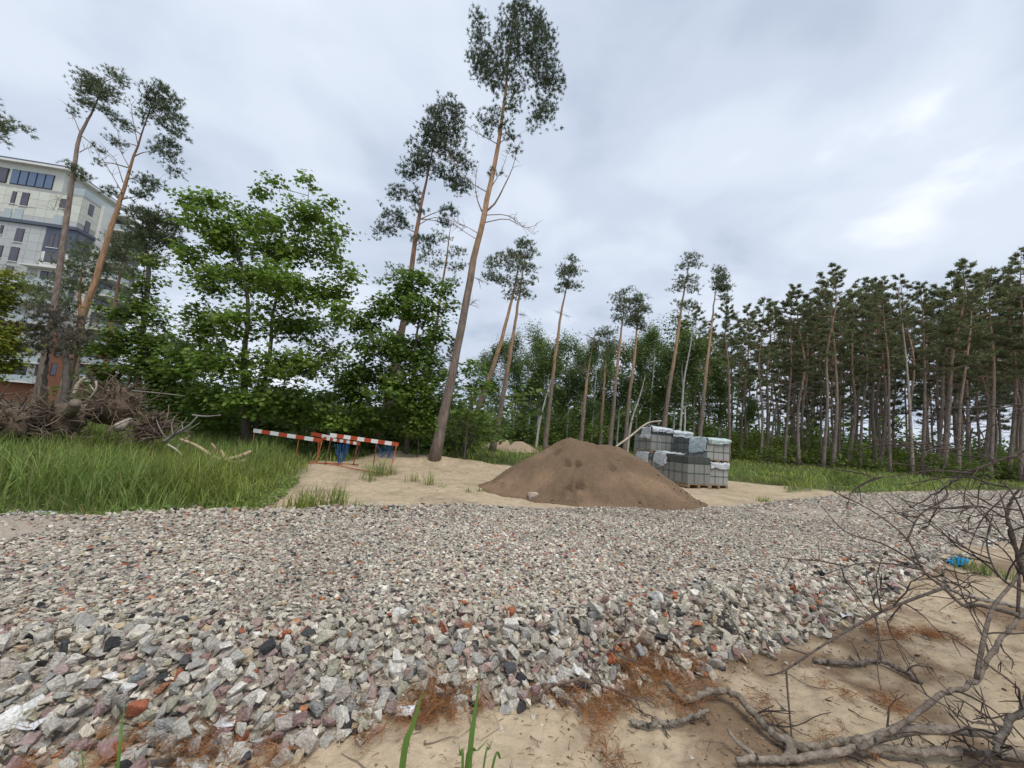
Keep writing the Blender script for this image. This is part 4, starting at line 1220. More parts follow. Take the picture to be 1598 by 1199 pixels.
rng = np.random.default_rng(9)
q = region(78000, -17, -2.5, 3.2, 16, lambda x, y: np.clip(ss(-0.12, 0.25, poly_sd(x, y, TALL) + (fbm(x * 2, y * 2, 4) - .5) * .5), 0, 1) * (1.15 - 0.045 * y), rng)
hgt = (0.16 + 0.52 * ss(-0.1, 1.3, poly_sd(q[:, 0], q[:, 1], TALL))) * (0.6 + 0.8 * fbm(q[:, 0] * 1.1, q[:, 1] * 1.1, 14)) * rng.uniform(0.55, 1.25, len(q))
tag(link('tall_grass', sow('tall_grass', '', q, hgt, 0.0035 + 0.0035 * rng.random(len(q)) + 0.0003 * q[:, 1], gcol(rng, q), rng)), 'tall green grass along the left edge of the gravel', kind='stuff')


def fgrass(x, y):
    s_, f_ = ground_masks(x, y)
    return (1 - s_) * (1 - 0.75 * f_) * (poly_sd(x, y, TALL) < 0) * (0.35 + 0.9 * ss(0.4, 0.6, fbm(x * .9, y * .9, 15)))


q = region(80000, -9, 52, 9, 44, fgrass, rng)
hgt = rng.uniform(0.12, 0.40, len(q)) * (0.6 + 0.8 * fbm(q[:, 0] * .7, q[:, 1] * .7, 16))
tag(link('grass', sow('grass', '', q, hgt, 0.006 + 0.0007 * q[:, 1], gcol(rng, q, GR * np.array([1.15, 1.1, 1.1])), rng)), 'short grass on the clearing before the forest', kind='stuff')

# low broad-leaved weeds where the tall grass meets the gravel
p = rng.uniform([-14, 3.0], [-2.6, 9], (60000, 2)); d_ = poly_sd(p[:, 0], p[:, 1], TALL)
k = (d_ > -0.1) & (rng.random(len(p)) < np.exp(-np.maximum(d_, 0) * 2.2) * (0.15 + 0.85 * ss(.42, .6, fbm(p[:, 0] * 1.5, p[:, 1] * 1.5, 95)))) & in_view(np.column_stack([p, p[:, 0] * 0]), 300)
p = p[k]; n_ = len(p)
q = np.column_stack([p, tz(p[:, 0], p[:, 1]) + rng.uniform(0.01, 0.22, n_) * fbm(p[:, 0] * 2, p[:, 1] * 2, 96)])
m = MB(); leaves(m, q, np.array([0, -.2, 1.0]) + rng.normal(0, .5, (n_, 3)), rng.uniform(.03, .07, n_), np.array([.19, .27, .06]) * rng.uniform(.6, 1.4, (n_, 1)), LEAF_S, rng)
tag(link('weeds', m.mesh('weeds', M_leaf)), 'low leafy weeds between the tall grass and the gravel', kind='stuff')

# grass tufts on the sand, one by one
TUF = [(590, 742, .55, 120, 'dense tuft of grass at the foot of the striped barriers'), (575, 750, .30, 50, 'low tuft just left of the dense tuft under the barriers'), (645, 752, .32, 34, 'thin sprouting tuft in the middle of the pale sand'), (672, 755, .46, 40, 'upright leafy tuft on the pale sand right of the thin one'),
       (690, 760, .16, 12, 'tiny tuft at the right end of the sprouting row on the sand'), (490, 792, .40, 110, 'broad tuft at the gravel edge where the tall grass ends'), (525, 790, .42, 60, 'wispy tuft with tall stalks beside the broad gravel edge tuft'), (465, 792, .28, 80, 'short tuft touching the tall grass at the gravel edge'),
       (732, 768, .12, 20, 'small weed left of the brown heap'), (748, 767, .12, 20, 'small weed touching the left foot of the brown heap'), (555, 795, .18, 40, 'low yellowish tuft at the gravel edge below the barriers'), (610, 740, .3, 40, 'sparse tuft right under the blue netting'), (1530, 895, .22, 90, 'green tuft at the near gravel edge behind the fallen twigs'),
       (1190, 783, .2, 60, 'flat tuft on the bare strip right of the brown heap')]
for i, (u_, v_, h_, n_, lab) in enumerate(TUF):
    c0 = GT(u_, v_)
    p = c0[:2] + rng.normal(0, 0.04 + 0.0011 * n_, (n_, 2))
    qq = np.column_stack([p, tz(p[:, 0], p[:, 1]) - 0.01])
    on = poly_sd(p[:, 0], p[:, 1], GRAVEL) > 0
    qq[on, 2] = np.maximum(qq[on, 2], gz(p[on, 0], p[on, 1]))
    me = sow('grass_tuft', '', qq - np.array([c0[0], c0[1], c0[2]]), h_ * rng.uniform(.5, 1.2, n_), rng.uniform(.004, .009, n_), gcol(rng, qq, GR * 1.1, .12), rng)
    tag(link('grass_tuft', me, loc=c0.tolist()), lab, 'grass tuft', 'grass tufts on the sand')

# ------------------------------------------------------------------ apartment block
TH = rad(9)
AA, BB = np.array([math.cos(TH), math.sin(TH), 0]), np.array([-math.sin(TH), math.cos(TH), 0])
C0 = D(118, 360, 60.0); C0[2] = 0.4
Mb = np.eye(4); Mb[:3, 0], Mb[:3, 1], Mb[:3, 3] = AA, BB, C0
blk = thing('apartment_block', 'tall pale apartment block with glass attic and balconies behind the pines', 'building', M=Matrix(Mb.tolist()))


def FP(u, v, b=0.0):
    """local (a, z) on the front facade plane seen at photo pixel (u, v)"""
    d = ray(u, v); o = np.array([0, 0, EYE]) - C0
    t = (b - o @ BB) / (d @ BB); p = o + d * t
    return p @ AA, p[2]


M_clad = material('pale_stone_cladding', WHITE3, nscale=0.8, namt=0.10, rough=0.7)
M_white = material('white_render', (0.68, 0.68, 0.64), False, nscale=0.7, namt=0.08)
M_terra = material('terracotta_cladding', (0.30, 0.135, 0.08), False, nscale=1.0, namt=0.2)
M_slate = material('slate_blue_panel', (0.10, 0.115, 0.15), False, nscale=1.0, namt=0.12, rough=0.5)
M_glass = material('window_glass', (0.09, 0.085, 0.11), False, rough=0.08, namt=0.3, nscale=0.5, spec=0.6)
M_blue = material('attic_glass', (0.10, 0.15, 0.24), False, rough=0.06, namt=0.15, nscale=0.4, spec=0.7)
M_rail = material('balustrade_glass', (0.40, 0.46, 0.46), False, rough=0.12, namt=0.1, nscale=0.6, spec=0.6)
M_frame = material('dark_frame', (0.06, 0.055, 0.06), False, namt=0.1)


def bpart(name, a, b, mat, parent=blk, c=(1, 1, 1)):
    m = MB(); m.box(a, b, c)
    return link(name, m.mesh(name, mat), parent)


zr = FP(94, 266)[1]                       # attic roof
zc = FP(60, 350)[1]                       # slate band
zt = FP(118, 303)[1]                      # terrace level of the main body
aB = FP(98, 280)[0]
WID = -26.0
z_or = FP(20, 500)[1]
bpart('wall', (WID, 0.02, z_or), (0, 13.2, zt), M_clad, c=(0.36, 0.365, 0.34))
bpart('lower_wall', (WID, 0.0, -1), (-0.02, 13.2, z_or - 0.01), M_terra)
at_ = bpart('attic', (WID, 0.25, zt), (aB, 11, zr), M_clad, c=(0.58, 0.585, 0.52))
bpart('roof_slab', (WID, -0.6, zr + 0.003), (aB + 0.9, 11.8, zr + 0.35), M_white, at_)
bpart('roof_edge', (WID, -0.3, zr + 0.36), (aB + 0.5, 11.5, zr + 0.75), M_slate, at_)
gl0, gl1 = FP(16, 272)[0], FP(82, 284)[0]
zg0, zg1 = FP(50, 291)[1], FP(50, 268)[1]
for i in range(5):
    x0 = gl0 + (gl1 - gl0) * i / 5
    f = bpart('attic_window', (x0 + 0.04, 0.12, zg0), (x0 + (gl1 - gl0) / 5 - 0.04, 0.30, zg1), M_frame, at_)
    bpart('pane', (x0 + 0.10, 0.08, zg0 + 0.08), (x0 + (gl1 - gl0) / 5 - 0.10, 0.118, zg1 - 0.08), M_blue, f)
xe = FP(-20, 285)[0]
f = bpart('attic_window', (xe, 0.12, zg0), (FP(7, 285)[0], 0.30, zg1), M_frame, at_); bpart('pane', (xe + .1, 0.08, zg0 + .1), (FP(7, 285)[0] - .1, 0.118, zg1 - .1), M_glass, f)
for k in range(3):                                                     # side glazing of the attic
    bpart('attic_side_window', (aB + 0.004, 1.0 + k * 3.2, zg0), (aB + 0.1, 3.8 + k * 3.2, zg1), M_rail, at_)
# terrace railing above the main body
bpart('terrace_railing', (aB + 1.0, 0.1, zt + 0.004), (-0.05, 0.14, zt + 1.1), M_rail)
for k in range(4):
    bpart('terrace_railing', (-0.14, 0.2 + k * 3.2, zt + 0.004), (-0.08, 3.3 + k * 3.2, zt + 1.1), M_rail)
# windows of the front, measured in the photograph
WINS = [(18, 25, 299, 318, 0), (33, 45, 301, 322, 0), (94, 106, 311, 326, 0), (0, 5, 352, 366, 0), (24, 37, 357, 378, 0), (15, 29, 386, 408, 0), (9, 21, 416, 428, 0), (76, 93, 365, 387, 1), (69, 92, 394, 411, 1), (62, 86, 424, 441, 1), (-12, -3, 322, 340, 0),
        (55, 80, 458, 474, 1), (2, 14, 446, 460, 0), (-4, 8, 478, 494, 0), (50, 74, 492, 508, 1), (20, 42, 566, 590, 1), (22, 44, 528, 550, 1), (-10, 4, 383, 402, 0), (60, 80, 526, 548, 1), (56, 78, 560, 588, 1)]
rects = []
for (u0, u1, v0, v1, k) in WINS:
    um = (u0 + u1) / 2
    a0, a1 = FP(u0, (v0 + v1) / 2)[0], FP(u1, (v0 + v1) / 2)[0]; z0, z1 = FP(um, v1)[1], FP(um, v0)[1]
    a1 = min(a1, -0.3)
    rects.append((a0, a1, z0, z1))
    f = bpart('window', (a0, -0.06, z0), (a1, 0.015, z1), M_frame)
    nn = 2 if k else 1
    for j in range(nn):
        w_ = (a1 - a0) / nn
        bpart('pane', (a0 + j * w_ + 0.07, -0.075, z0 + 0.08), (a0 + (j + 1) * w_ - 0.07, -0.0605, z1 - 0.08), M_glass, f)
    bpart('sill', (a0 - 0.1, -0.16, z0 - 0.12), (a1 + 0.1, -0.002, z0 - 0.004), M_white, f)
for (u0, u1, v0, v1) in ((8, 20, 326, 342), (24, 38, 327, 344), (85, 99, 337, 353)):
    um = (u0 + u1) / 2
    a0, a1 = FP(u0, v0)[0], FP(u1, v0)[0]
    z0, z1 = FP(um, v1)[1], FP(um, v0)[1]
    bpart('spandrel_glass', (a0, -0.07, z0), (a1, -0.012, z1), M_rail); rects.append((a0, a1, z0, z1))
# slate band and bay
bpart('slate_band', (WID, -0.35, zc - 0.25), (0.30, 0.014, zc + 0.25), M_slate)
bpart('slate_band', (-0.01, 0.02, zc - 0.25), (0.32, 3.2, zc + 0.25), M_slate)
ba = FP(70, 372)[0]; zb0 = FP(100, 396)[1]
bay = bpart('slate_bay', (ba, -0.045, zb0), (0.18, 0.017, zc - 0.26), M_slate); bpart('side', (0.004, 0.019, zb0), (0.18, 3.0, zc - 0.26), M_slate, bay)
rects.append((ba - 0.05, 0.3, zb0, zc))
bpart('slate_bay_window', (0.185, 0.5, zb0 + 0.4), (0.20, 2.2, zc - 0.6), M_glass)
rects.append((WID, 1, zc - 0.27, zc + 0.27))
# white bay and balconies below it
wa = FP(64, 400)[0]
for i in range(9):
    zz0 = zb0 - 0.02 - 3.0 * (i + 1)
    if zz0 < 0.5: break
    bpart('white_bay', (wa, -0.03, zz0), (-0.02, 0.016, zz0 + 2.98), M_white)
    sl = bpart('balcony', (wa - 1.3, -1.5, zz0 - 0.01), (0.4, -0.032, zz0 + 0.22), M_white)
    if i:
        bpart('railing', (wa - 1.25, -1.46, zz0 + 0.225), (0.35, -1.42, zz0 + 1.1), M_rail, sl)
rects.append((wa - 0.05, 0.3, -2, zb0))
# cladding panels, each its own slab with open joints
pm = {}


def cut_panel(L, upper):
    for r in rects:
        out = []
        for (x0, x1, y0, y1) in L:
            r0, r1, s0, s1 = r[0] - .04, r[1] + .04, r[2] - .16, r[3] + .04
            if x0 >= r1 or x1 <= r0 or y0 >= s1 or y1 <= s0:
                out.append((x0, x1, y0, y1)); continue
            if y0 < s0: out.append((x0, x1, y0, s0))
            if y1 > s1: out.append((x0, x1, s1, y1))
            m0, m1 = max(y0, s0), min(y1, s1)
            if x0 < r0: out.append((x0, r0, m0, m1))
            if x1 > r1: out.append((r1, x1, m0, m1))
        L = out
    for (x0, x1, y0, y1) in L:
        if x1 - x0 > 0.12 and y1 - y0 > 0.12:
            bpart('cladding_panel', (x0, -0.019, y0), (x1, 0.016, y1), M_clad, c=(0.60, 0.61, 0.53) if upper else (0.47, 0.485, 0.475))


ncol_, pw, ph = 17, 1.50, 1.42
for i in range(ncol_):
    for j in range(40):
        a1 = -0.04 - i * pw; a0 = a1 - pw + 0.035
        z0 = z_or + 0.02 + j * ph; z1 = z0 + ph - 0.035
        if z1 > zt - 0.02: break
        if a0 < -16: continue
        if any(a0 < r[1] + 0.05 and a1 > r[0] - 0.05 and z0 < r[3] + 0.05 and z1 > r[2] - 0.05 for r in rects):
            cut_panel([(a0, a1, z0, z1)], z0 > zc); continue
        k = (int(np.random.default_rng(i * 91 + j).integers(4)), z0 > zc)
        if k not in pm:
            t_ = np.array((0.60, 0.61, 0.53) if k[1] else (0.47, 0.485, 0.475)) * (0.93 + 0.045 * k[0])
            m = MB(); m.box((0, -0.035, 0), (pw - 0.035, 0, ph - 0.035), t_); pm[k] = m.mesh('cladding_panel', M_clad)
        link('cladding_panel', pm[k], blk, loc=(a0, 0.016, z0))
for i in range(2):
    for j in range(40):
        z0 = z_or + 0.02 + j * ph
        if z0 + ph > zt: break
        if zb0 - ph < z0 < zc + 0.3: continue
        bpart('cladding_panel', (0.003, 0.06 + i * 1.6, z0), (0.035, 1.62 + i * 1.6, z0 + ph - 0.035), M_clad, c=(0.60, 0.61, 0.53) if z0 > zc else (0.52, 0.53, 0.50))
for j in range(10):
    z0 = zt - 2.6 - 3.0 * j
    if z0 < 4: break
    if zb0 - 2 < z0 < zc: continue
    f = bpart('side_window', (0.036, 1.2, z0), (0.06, 2.1, z0 + 1.9), M_frame); bpart('pane', (0.0605, 1.27, z0 + .08), (0.07, 2.03, z0 + 1.82), M_glass, f)
# side: pilaster and stacked balconies stepping back
bpart('pilaster', (0.003, 3.3, 0), (0.5, 5.2, zt + 0.1), M_white)
nfl = int(zt // 3.0)
for s_i, (b0_, b1_) in enumerate(((5.4, 8.9), (9.6, 13.1))):
    for i in range(nfl):
        z0 = zt - 3.0 * (i + 1)
        if z0 < 2: break
        sl = bpart('balcony', (0.004, b0_, z0), (2.3, b1_, z0 + 0.25), M_white)
        bpart('railing', (2.22, b0_ + 0.05, z0 + 0.254), (2.26, b1_ - 0.05, z0 + 1.15), M_rail, sl)
        bpart('railing', (0.1, b0_ + 0.02, z0 + 0.254), (2.2, b0_ + 0.045, z0 + 1.15), M_rail, sl)
        f = bpart('balcony_door', (0.005, b0_ + 0.3, z0 + 0.26), (0.05, b0_ + 3.2, z0 + 2.55), M_frame)
        bpart('pane', (0.0505, b0_ + 0.4, z0 + 0.34), (0.07, b0_ + 1.7, z0 + 2.47), M_glass, f); bpart('pane', (0.0505, b0_ + 1.8, z0 + 0.34), (0.07, b0_ + 3.1, z0 + 2.47), M_glass, f)
    bpart('balcony_roof', (0.004, b0_, zt - 0.2), (2.4, b1_, zt + 0.08), M_white)

# ------------------------------------------------------------------ pallets of concrete blocks
YAW = rad(18)
PA, PB = np.array([math.cos(YAW), math.sin(YAW), 0]), np.array([-math.sin(YAW), math.cos(YAW), 0])
PO = D(1073, 764, 14.0)
PO[2] = float(tz_base(PO[0], PO[1]))
M_conc = material('concrete_block', WHITE3, nscale=18, namt=0.14, bump=0.15, bscale=60, rough=0.9)
M_strap = material('green_strap', (0.07, 0.12, 0.095), False, rough=0.4, namt=0.1)
M_film = material('white_film', WHITE3, nscale=5, namt=0.10, rough=0.3, bump=0.6, bscale=9, spec=0.5, translucent=0.12)
M_plank = material('pallet_wood', WHITE3, nscale=6, namt=0.3, stretch=(1, 6, 6))


def film_patch(P, rng, amp=0.02, n=12):
    """a crumpled sheet stretched over a bent grid of points P (rows x cols x 3)"""
    P = np.asarray(P, float)
    R_ = np.array([cr_path(P[i], n) for i in range(len(P))])
    G_ = np.array([cr_path(R_[:, j], n) for j in range(n)]).transpose(1, 0, 2)
    G_ = G_ + rng.normal(0, amp, G_.shape) * np.array([1, 1, 0.8])
    ix = np.arange(n * n).reshape(n, n)
    F = np.stack([ix[:-1, :-1], ix[:-1, 1:], ix[1:, 1:], ix[1:, :-1]], -1).reshape(-1, 4)
    V0 = G_.reshape(-1, 3)
    return V0, F


def film(parent, P, rng, col=(0.74, 0.77, 0.80), amp=0.02, name='plastic_wrap'):
    V, F = film_patch(P, rng, amp)
    m = MB(); m.add(V, F, col)
    o = link(name, m.mesh(name, M_film, True), parent)
    md = o.modifiers.new('thick', 'SOLIDIFY'); md.thickness = 0.006
    return o


block_mesh = {}


def block(sx, sy, sz, tone):
    k = (round(sx, 3), round(sy, 3), round(sz, 3), tone)
    if k not in block_mesh:
        bm = bmesh.new()
        bmesh.ops.create_cube(bm, size=1)
        bmesh.ops.scale(bm, vec=(sx, sy, sz), verts=bm.verts)
        bmesh.ops.bevel(bm, geom=list(bm.edges), offset=0.006, segments=1, affect='EDGES')
        me = bpy.data.meshes.new('block'); bm.to_mesh(me); bm.free()
        at = me.attributes.new('Col', 'FLOAT_COLOR', 'POINT')
        for d_ in at.data: d_.color = (tone, tone * 1.0, tone * 0.93, 1)
        me.materials.append(M_conc)
        block_mesh[k] = me
    return block_mesh[k]


def pack(a, b, z, sx, sy, h, label, tones, cols, rng, wrap=()):
    """one strapped pack of blocks on its pallet; tones (lower, upper); cols = blocks along front, along side, tiers"""
    M = np.eye(4); M[:3, 0], M[:3, 1] = PA, PB; M[:3, 3] = PO + PA * a + PB * b + np.array([0, 0, z])
    o = thing('block_pallet', label, 'pallet', group='pallets of concrete blocks', M=Matrix(M.tolist()))
    p = MB()
    for k in range(5):
        y0 = k * (sy - 0.12) / 4; p.box((0, y0, 0.095), (sx, y0 + 0.12, 0.118), (0.34, 0.24, 0.15))
    for k in range(3):
        x0 = k * (sx - 0.10) / 2; p.box((x0, 0, 0.0), (x0 + 0.10, sy, 0.092), (0.28, 0.19, 0.12))
    link('pallet', p.mesh('pallet', M_plank), o)
    nx, ny, tiers = cols
    hh = h - 0.122
    z0 = 0.122
    for ti, f in enumerate(tiers):
        th_ = hh * f
        up_ = ti == len(tiers) - 1
        bx, by = sx / nx, sy / ny
        for i in range(nx):
            for j in range(ny):
                if 0 < i < nx - 1 and 0 < j < ny - 1: continue
                t_ = round(float((tones[1] if up_ else tones[0]) * rng.choice([0.92, 1.0, 1.07])), 3)
                link('block', block(bx - 0.005, by - 0.005, th_ - 0.004, t_), o, loc=(bx * (i + .5), by * (j + .5), z0 + th_ / 2))
        z0 += th_
    for f in (0.40, 0.80):                                        # straps around and over
        m = MB(); zz_ = 0.12 + hh * f; e_ = 0.006
        for (q0, q1) in (((-e_, -e_), (sx + e_, -e_)), ((sx + e_, -e_), (sx + e_, sy + e_)), ((sx + e_, sy + e_), (-e_, sy + e_)), ((-e_, sy + e_), (-e_, -e_))):
            m.box((min(q0[0], q1[0]) - .003, min(q0[1], q1[1]) - .003, zz_ - 0.008), (max(q0[0], q1[0]) + .003, max(q0[1], q1[1]) + .003, zz_ + 0.008))
        link('strap', m.mesh('strap', M_strap), o)
    for f in (0.28, 0.72):
        m = MB()
        m.box((sx * f - .008, -0.014, 0.12), (sx * f + .008, -0.0095, h + 0.012)); m.box((sx * f - .008, -0.014, h + 0.012), (sx * f + .008, sy + 0.014, h + 0.017)); m.box((sx * f - .008, sy + 0.0095, 0.12), (sx * f + .008, sy + .014, h + .012))
        link('strap', m.mesh('strap', M_strap), o)
        m = MB()
        m.box((-0.014, sy * f - .008, 0.12), (-0.0095, sy * f + .008, h + 0.018)); m.box((-0.014, sy * f - .008, h + .018), (sx + .014, sy * f + .008, h + .022)); m.box((sx + 0.0095, sy * f - .008, 0.12), (sx + .014, sy * f + .008, h + .018))
        link('strap', m.mesh('strap', M_strap), o)
    for (x0, x1, y0, y1, drop_f, drop_l, cl) in wrap:                    # torn white film over the top, hanging at front and left
        P = []
        e_ = 0.03
        for x in np.linspace(x0, x1, 4):
            row = [(x, y1, h + 0.05 + rng.uniform(0, .05)), (x, (y0 + y1) / 2, h + 0.06 + rng.uniform(0, .07))]
            if drop_f > 0:
                row += [(x, -e_ + max(0, y0), h + 0.045), (x + rng.normal(0, .02), -e_ - 0.015, h - drop_f * .5), (x + rng.normal(0, .03), -e_ - 0.025, h - drop_f * rng.uniform(.75, 1.1))]
            else:
                row += [(x, y0 + .1, h + .05), (x, y0 + .05, h + .045), (x, y0, h + .04)]
            P.append(row)
        film(o, P, rng, cl, 0.020)
        if drop_l > 0:
            P = [[(-e_, y, h + 0.05), (-e_ - .02, y, h - drop_l * .5), (-e_ - .03, y + rng.normal(0, .04), h - drop_l * rng.uniform(.8, 1.15))] for y in np.linspace(max(y0, 0), y1, 4)]
            film(o, P, rng, cl, 0.017)
    return o


rng = np.random.default_rng(21)
WH, GRN = (0.62, 0.66, 0.69), (0.50, 0.57, 0.52)
KT = (0.235, 0.085)
ST3 = (2, 3, (0.36, 0.36, 0.28))
pack(0, 0, 0, 1.0, .95, 1.08, 'grey concrete block pallet with bare dark top, nearest the heap on the ground', KT, ST3, rng)
pack(0, 1.0, 0, 1.0, .95, 1.08, 'ground pallet with torn white film hanging over its side, behind the nearest one', KT, ST3, rng, [(-.02, .9, .05, .8, 0, .42, WH)])
pack(0, 2.02, 0, 1.0, 1.1, 1.04, 'ground pallet under the highest pack, half hidden by the heap', (0.32, .2), ST3, rng, [(-.02, .3, .1, .9, 0, .5, WH)])
pack(0, 2.02, 1.06, 1.0, 1.1, 1.0, 'highest pack of blocks, dark left corner, white film over its top', KT, ST3, rng, [(.0, 1.0, .0, .62, .16, .45, WH)])
pack(1.06, 2.02, 0, 1.0, 1.0, 1.04, 'ground pallet hidden behind the front ones, carrying the film covered pack', (0.32, .2), ST3, rng)
pack(1.06, 2.02, 1.06, 1.0, 1.0, .92, 'upper pack with white film over its top, right of the highest pack', (0.33, .2), ST3, rng, [(.0, 1.02, .0, .9, .2, 0, WH)])
pack(1.10, .12, 0, .86, .86, .88, 'pale green wrapped ground pallet at the right end of the stack', (0.34, .34), (2, 2, (0.36, 0.36, 0.28)), rng, [(-.02, .88, .0, .8, .2, .1, WH)])
pack(1.10, 1.06, 0, .9, .86, .88, 'ground pallet at the back right of the stack under the dark topped pack', (0.34, .2), (2, 2, (0.36, 0.36, 0.28)), rng)
pack(.95, .10, .90, 1.05, .9, .84, 'upper right pack with pale green film folded over its corner', (0.34, .30), (2, 2, (0.36, 0.36, 0.28)), rng, [(.0, 1.06, .0, .85, .15, .5, (0.58, 0.68, 0.68))])
pack(1.0, 1.06, .90, .95, .86, .84, 'upper pack of dark blocks behind the pale green wrapped one', (0.15, .10), (2, 2, (0.36, 0.36, 0.28)), rng)
# the bent pole leaning against the stack
pl = MB(); pp = cr_path([D(952, 704, 15.5), D(985, 680, 15.8), D(1002, 666, 15.9), D(1015, 659, 16), D(1032, 657, 16.0)], 14)
pp[0][2] = min(pp[0][2], tz_base(pp[0][0], pp[0][1]) + .2)
pl.tube(pp, np.linspace(.045, .025, 14), 7, (0.50, 0.43, 0.33))
tag(link('wooden_pole', pl.mesh('wooden_pole', M_dead, True)), 'long pale debarked pole leaning from the heap against the highest pack', 'pole')

# ------------------------------------------------------------------ striped barriers
M_red = material('red_orange_paint', (0.42, 0.075, 0.03), False, nscale=20, namt=0.2, rough=0.5)
M_whp = material('white_paint', (0.72, 0.72, 0.70), False, nscale=20, namt=0.12, rough=0.5)
M_post = material('orange_tube', WHITE3, nscale=15, namt=0.3, rough=0.5)
M_net = material('blue_net', (0.03, 0.10, 0.26), False, namt=0.2, rough=0.5)


def board(o, p0, p1, h, n, first_white, th=0.03):
    p0, p1 = np.array(p0), np.array(p1)
    for i in range(n):
        a, b = p0 + (p1 - p0) * (i / n), p0 + (p1 - p0) * ((i + 1) / n)
        d = (b - a) / np.linalg.norm(b - a); nn = np.cross(d, [0, 0, 1.0]); nn /= np.linalg.norm(nn); up = np.cross(nn, d)
        V = [q + s * nn * th / 2 + t * up * h / 2 for q in (a + d * .0008, b - d * .0008) for s in (-1, 1) for t in (-1, 1)]
        m = MB(); m.add(V, [(0, 1, 3, 2), (4, 6, 7, 5), (0, 4, 5, 1), (2, 3, 7, 6), (1, 5, 7, 3), (0, 2, 6, 4)])
        link('board_stripe', m.mesh('board_stripe', M_whp if (i % 2 == 0) == first_white else M_red), o)


def legs(o, L, c=(0.36, 0.12, 0.05), r=0.017):
    for P in L:
        m = MB(); m.tube(cr_path(P, 9), r, 8, c)
        link('leg', m.mesh('leg', M_post, True), o)


o = thing('barrier', 'red and white striped road barrier standing in the grass, left one', 'barrier')
board(o, D(396, 672, 12.0), D(503, 688, 11.6), 0.11, 8, True)
gl = lambda u, v, y, dz=0.0: np.array([*(D(u, v, y)[:2]), float(tz(*D(u, v, y)[:2])) + dz])
legs(o, [[D(397, 676, 12.02), gl(390, 712, 12.0)], [D(467, 682, 11.75), gl(461, 715, 11.75)]], (0.30, 0.12, 0.05))
legs(o, [[D(502, 690, 11.57), D(498, 705, 11.57), gl(492, 725, 11.5, .08), gl(480, 730, 11.3, .03)]])
legs(o, [[gl(480, 730, 11.3, .03), gl(520, 728, 11.9, .03), gl(560, 726, 12.3, .03)]])
o = thing('barrier', 'red and white striped barrier on the sand with its whole frame showing, right one', 'barrier')
board(o, D(515, 679, 11.4), D(622, 694, 11.5), 0.11, 10, True)
legs(o, [[D(517, 682, 11.42), D(512, 705, 11.42), gl(506, 731, 11.3)]], (0.13, 0.06, 0.04), 0.018)
legs(o, [[D(619, 694, 11.47), D(615, 712, 11.47), gl(608, 733, 11.2, .10), gl(604, 736, 11.0, .03)], [gl(506, 731, 11.3, .04), gl(555, 734, 11.1, .04), gl(604, 736, 11.0, .03)], [D(588, 690, 11.5), gl(583, 722, 12.0)]])
o = thing('barrier', 'low barrier with small red and white stripes between the two longer ones', 'barrier')
board(o, D(486, 677, 12.4), D(520, 684, 12.1), 0.11, 2, False)
board(o, D(505, 684, 12.05), D(562, 693, 11.9), 0.085, 11, False)
legs(o, [[D(558, 694, 11.93), gl(552, 722, 12.2)], [D(498, 686, 12.1), gl(494, 724, 12.2)], [gl(494, 724, 12.2, .03), gl(522, 724, 12.2, .03), gl(552, 722, 12.2, .03)]], (0.38, 0.12, 0.05), 0.018)
# blue nets hung on the barriers
rng = np.random.default_rng(31)


def net(label, name, edge, n, r=0.006):
    m = MB()
    P0, P1, P2, P3 = [np.array(e_) for e_ in edge]
    for i in range(n):
        for s in (0, 1):
            a = rng.uniform(0, 1); b = np.clip(a + (0.25 if s else -0.25) + rng.normal(0, .12), 0, 1)
            q0 = P0 + (P1 - P0) * a; q1 = P2 + (P3 - P2) * b
            mid = (q0 + q1) / 2 + rng.normal(0, 0.04, 3)
            m.tube(cr_path([q0, mid, q1], 6), r, 3, cap=False)
    return tag(link(name, m.mesh(name, M_net)), label, 'net')


net('gathered blue net hanging from the small striped board', 'net', (D(520, 693, 11.85), D(546, 693, 11.8), D(528, 724, 11.75), D(534, 722, 11.7)), 12, .005)
net('spread blue net under the end of the right barrier', 'net', (D(588, 695, 11.6), D(614, 697, 11.6), D(590, 714, 11.6), D(612, 716, 11.6)), 17, .0045)

# ------------------------------------------------------------------ uprooted stumps, logs and broken branches on the left
rng = np.random.default_rng(41)
DW = (0.145, 0.108, 0.08); DWL = (0.36, 0.29, 0.21); DWG = (0.26, 0.235, 0.205); SOIL = (0.125, 0.09, 0.062)


def root_fan(m, c0, n, L, r, up, rng, col, squash=(1, 1, 1), sides=5, fork=2):
    for i in range(n):
        d = rng.normal(size=3) * squash + np.asarray(up); d /= np.linalg.norm(d)
        l = L * rng.uniform(.45, 1.2); p = [np.asarray(c0) + d * 0.05]
        for k in range(6):
            d = d + rng.normal(0, .32, 3); d /= np.linalg.norm(d)
            p.append(p[-1] + d * l / 6)
        cc = np.array(col) * rng.uniform(.7, 1.35)
        m.tube(cr_path(p, 11), np.linspace(r * rng.uniform(.5, 1.3), .006, 11), sides, cc, cap=False)
        for f in range(fork):
            k = int(rng.integers(2, 6)); d2 = d + rng.normal(0, .8, 3); d2 /= np.linalg.norm(d2); l2 = l * rng.uniform(.2, .5)
            m.tube(cr_path([p[k], p[k] + d2 * l2 * .5 + rng.normal(0, .05, 3), p[k] + d2 * l2], 6), np.linspace(r * .4, .004, 6), 3, cc, cap=False)


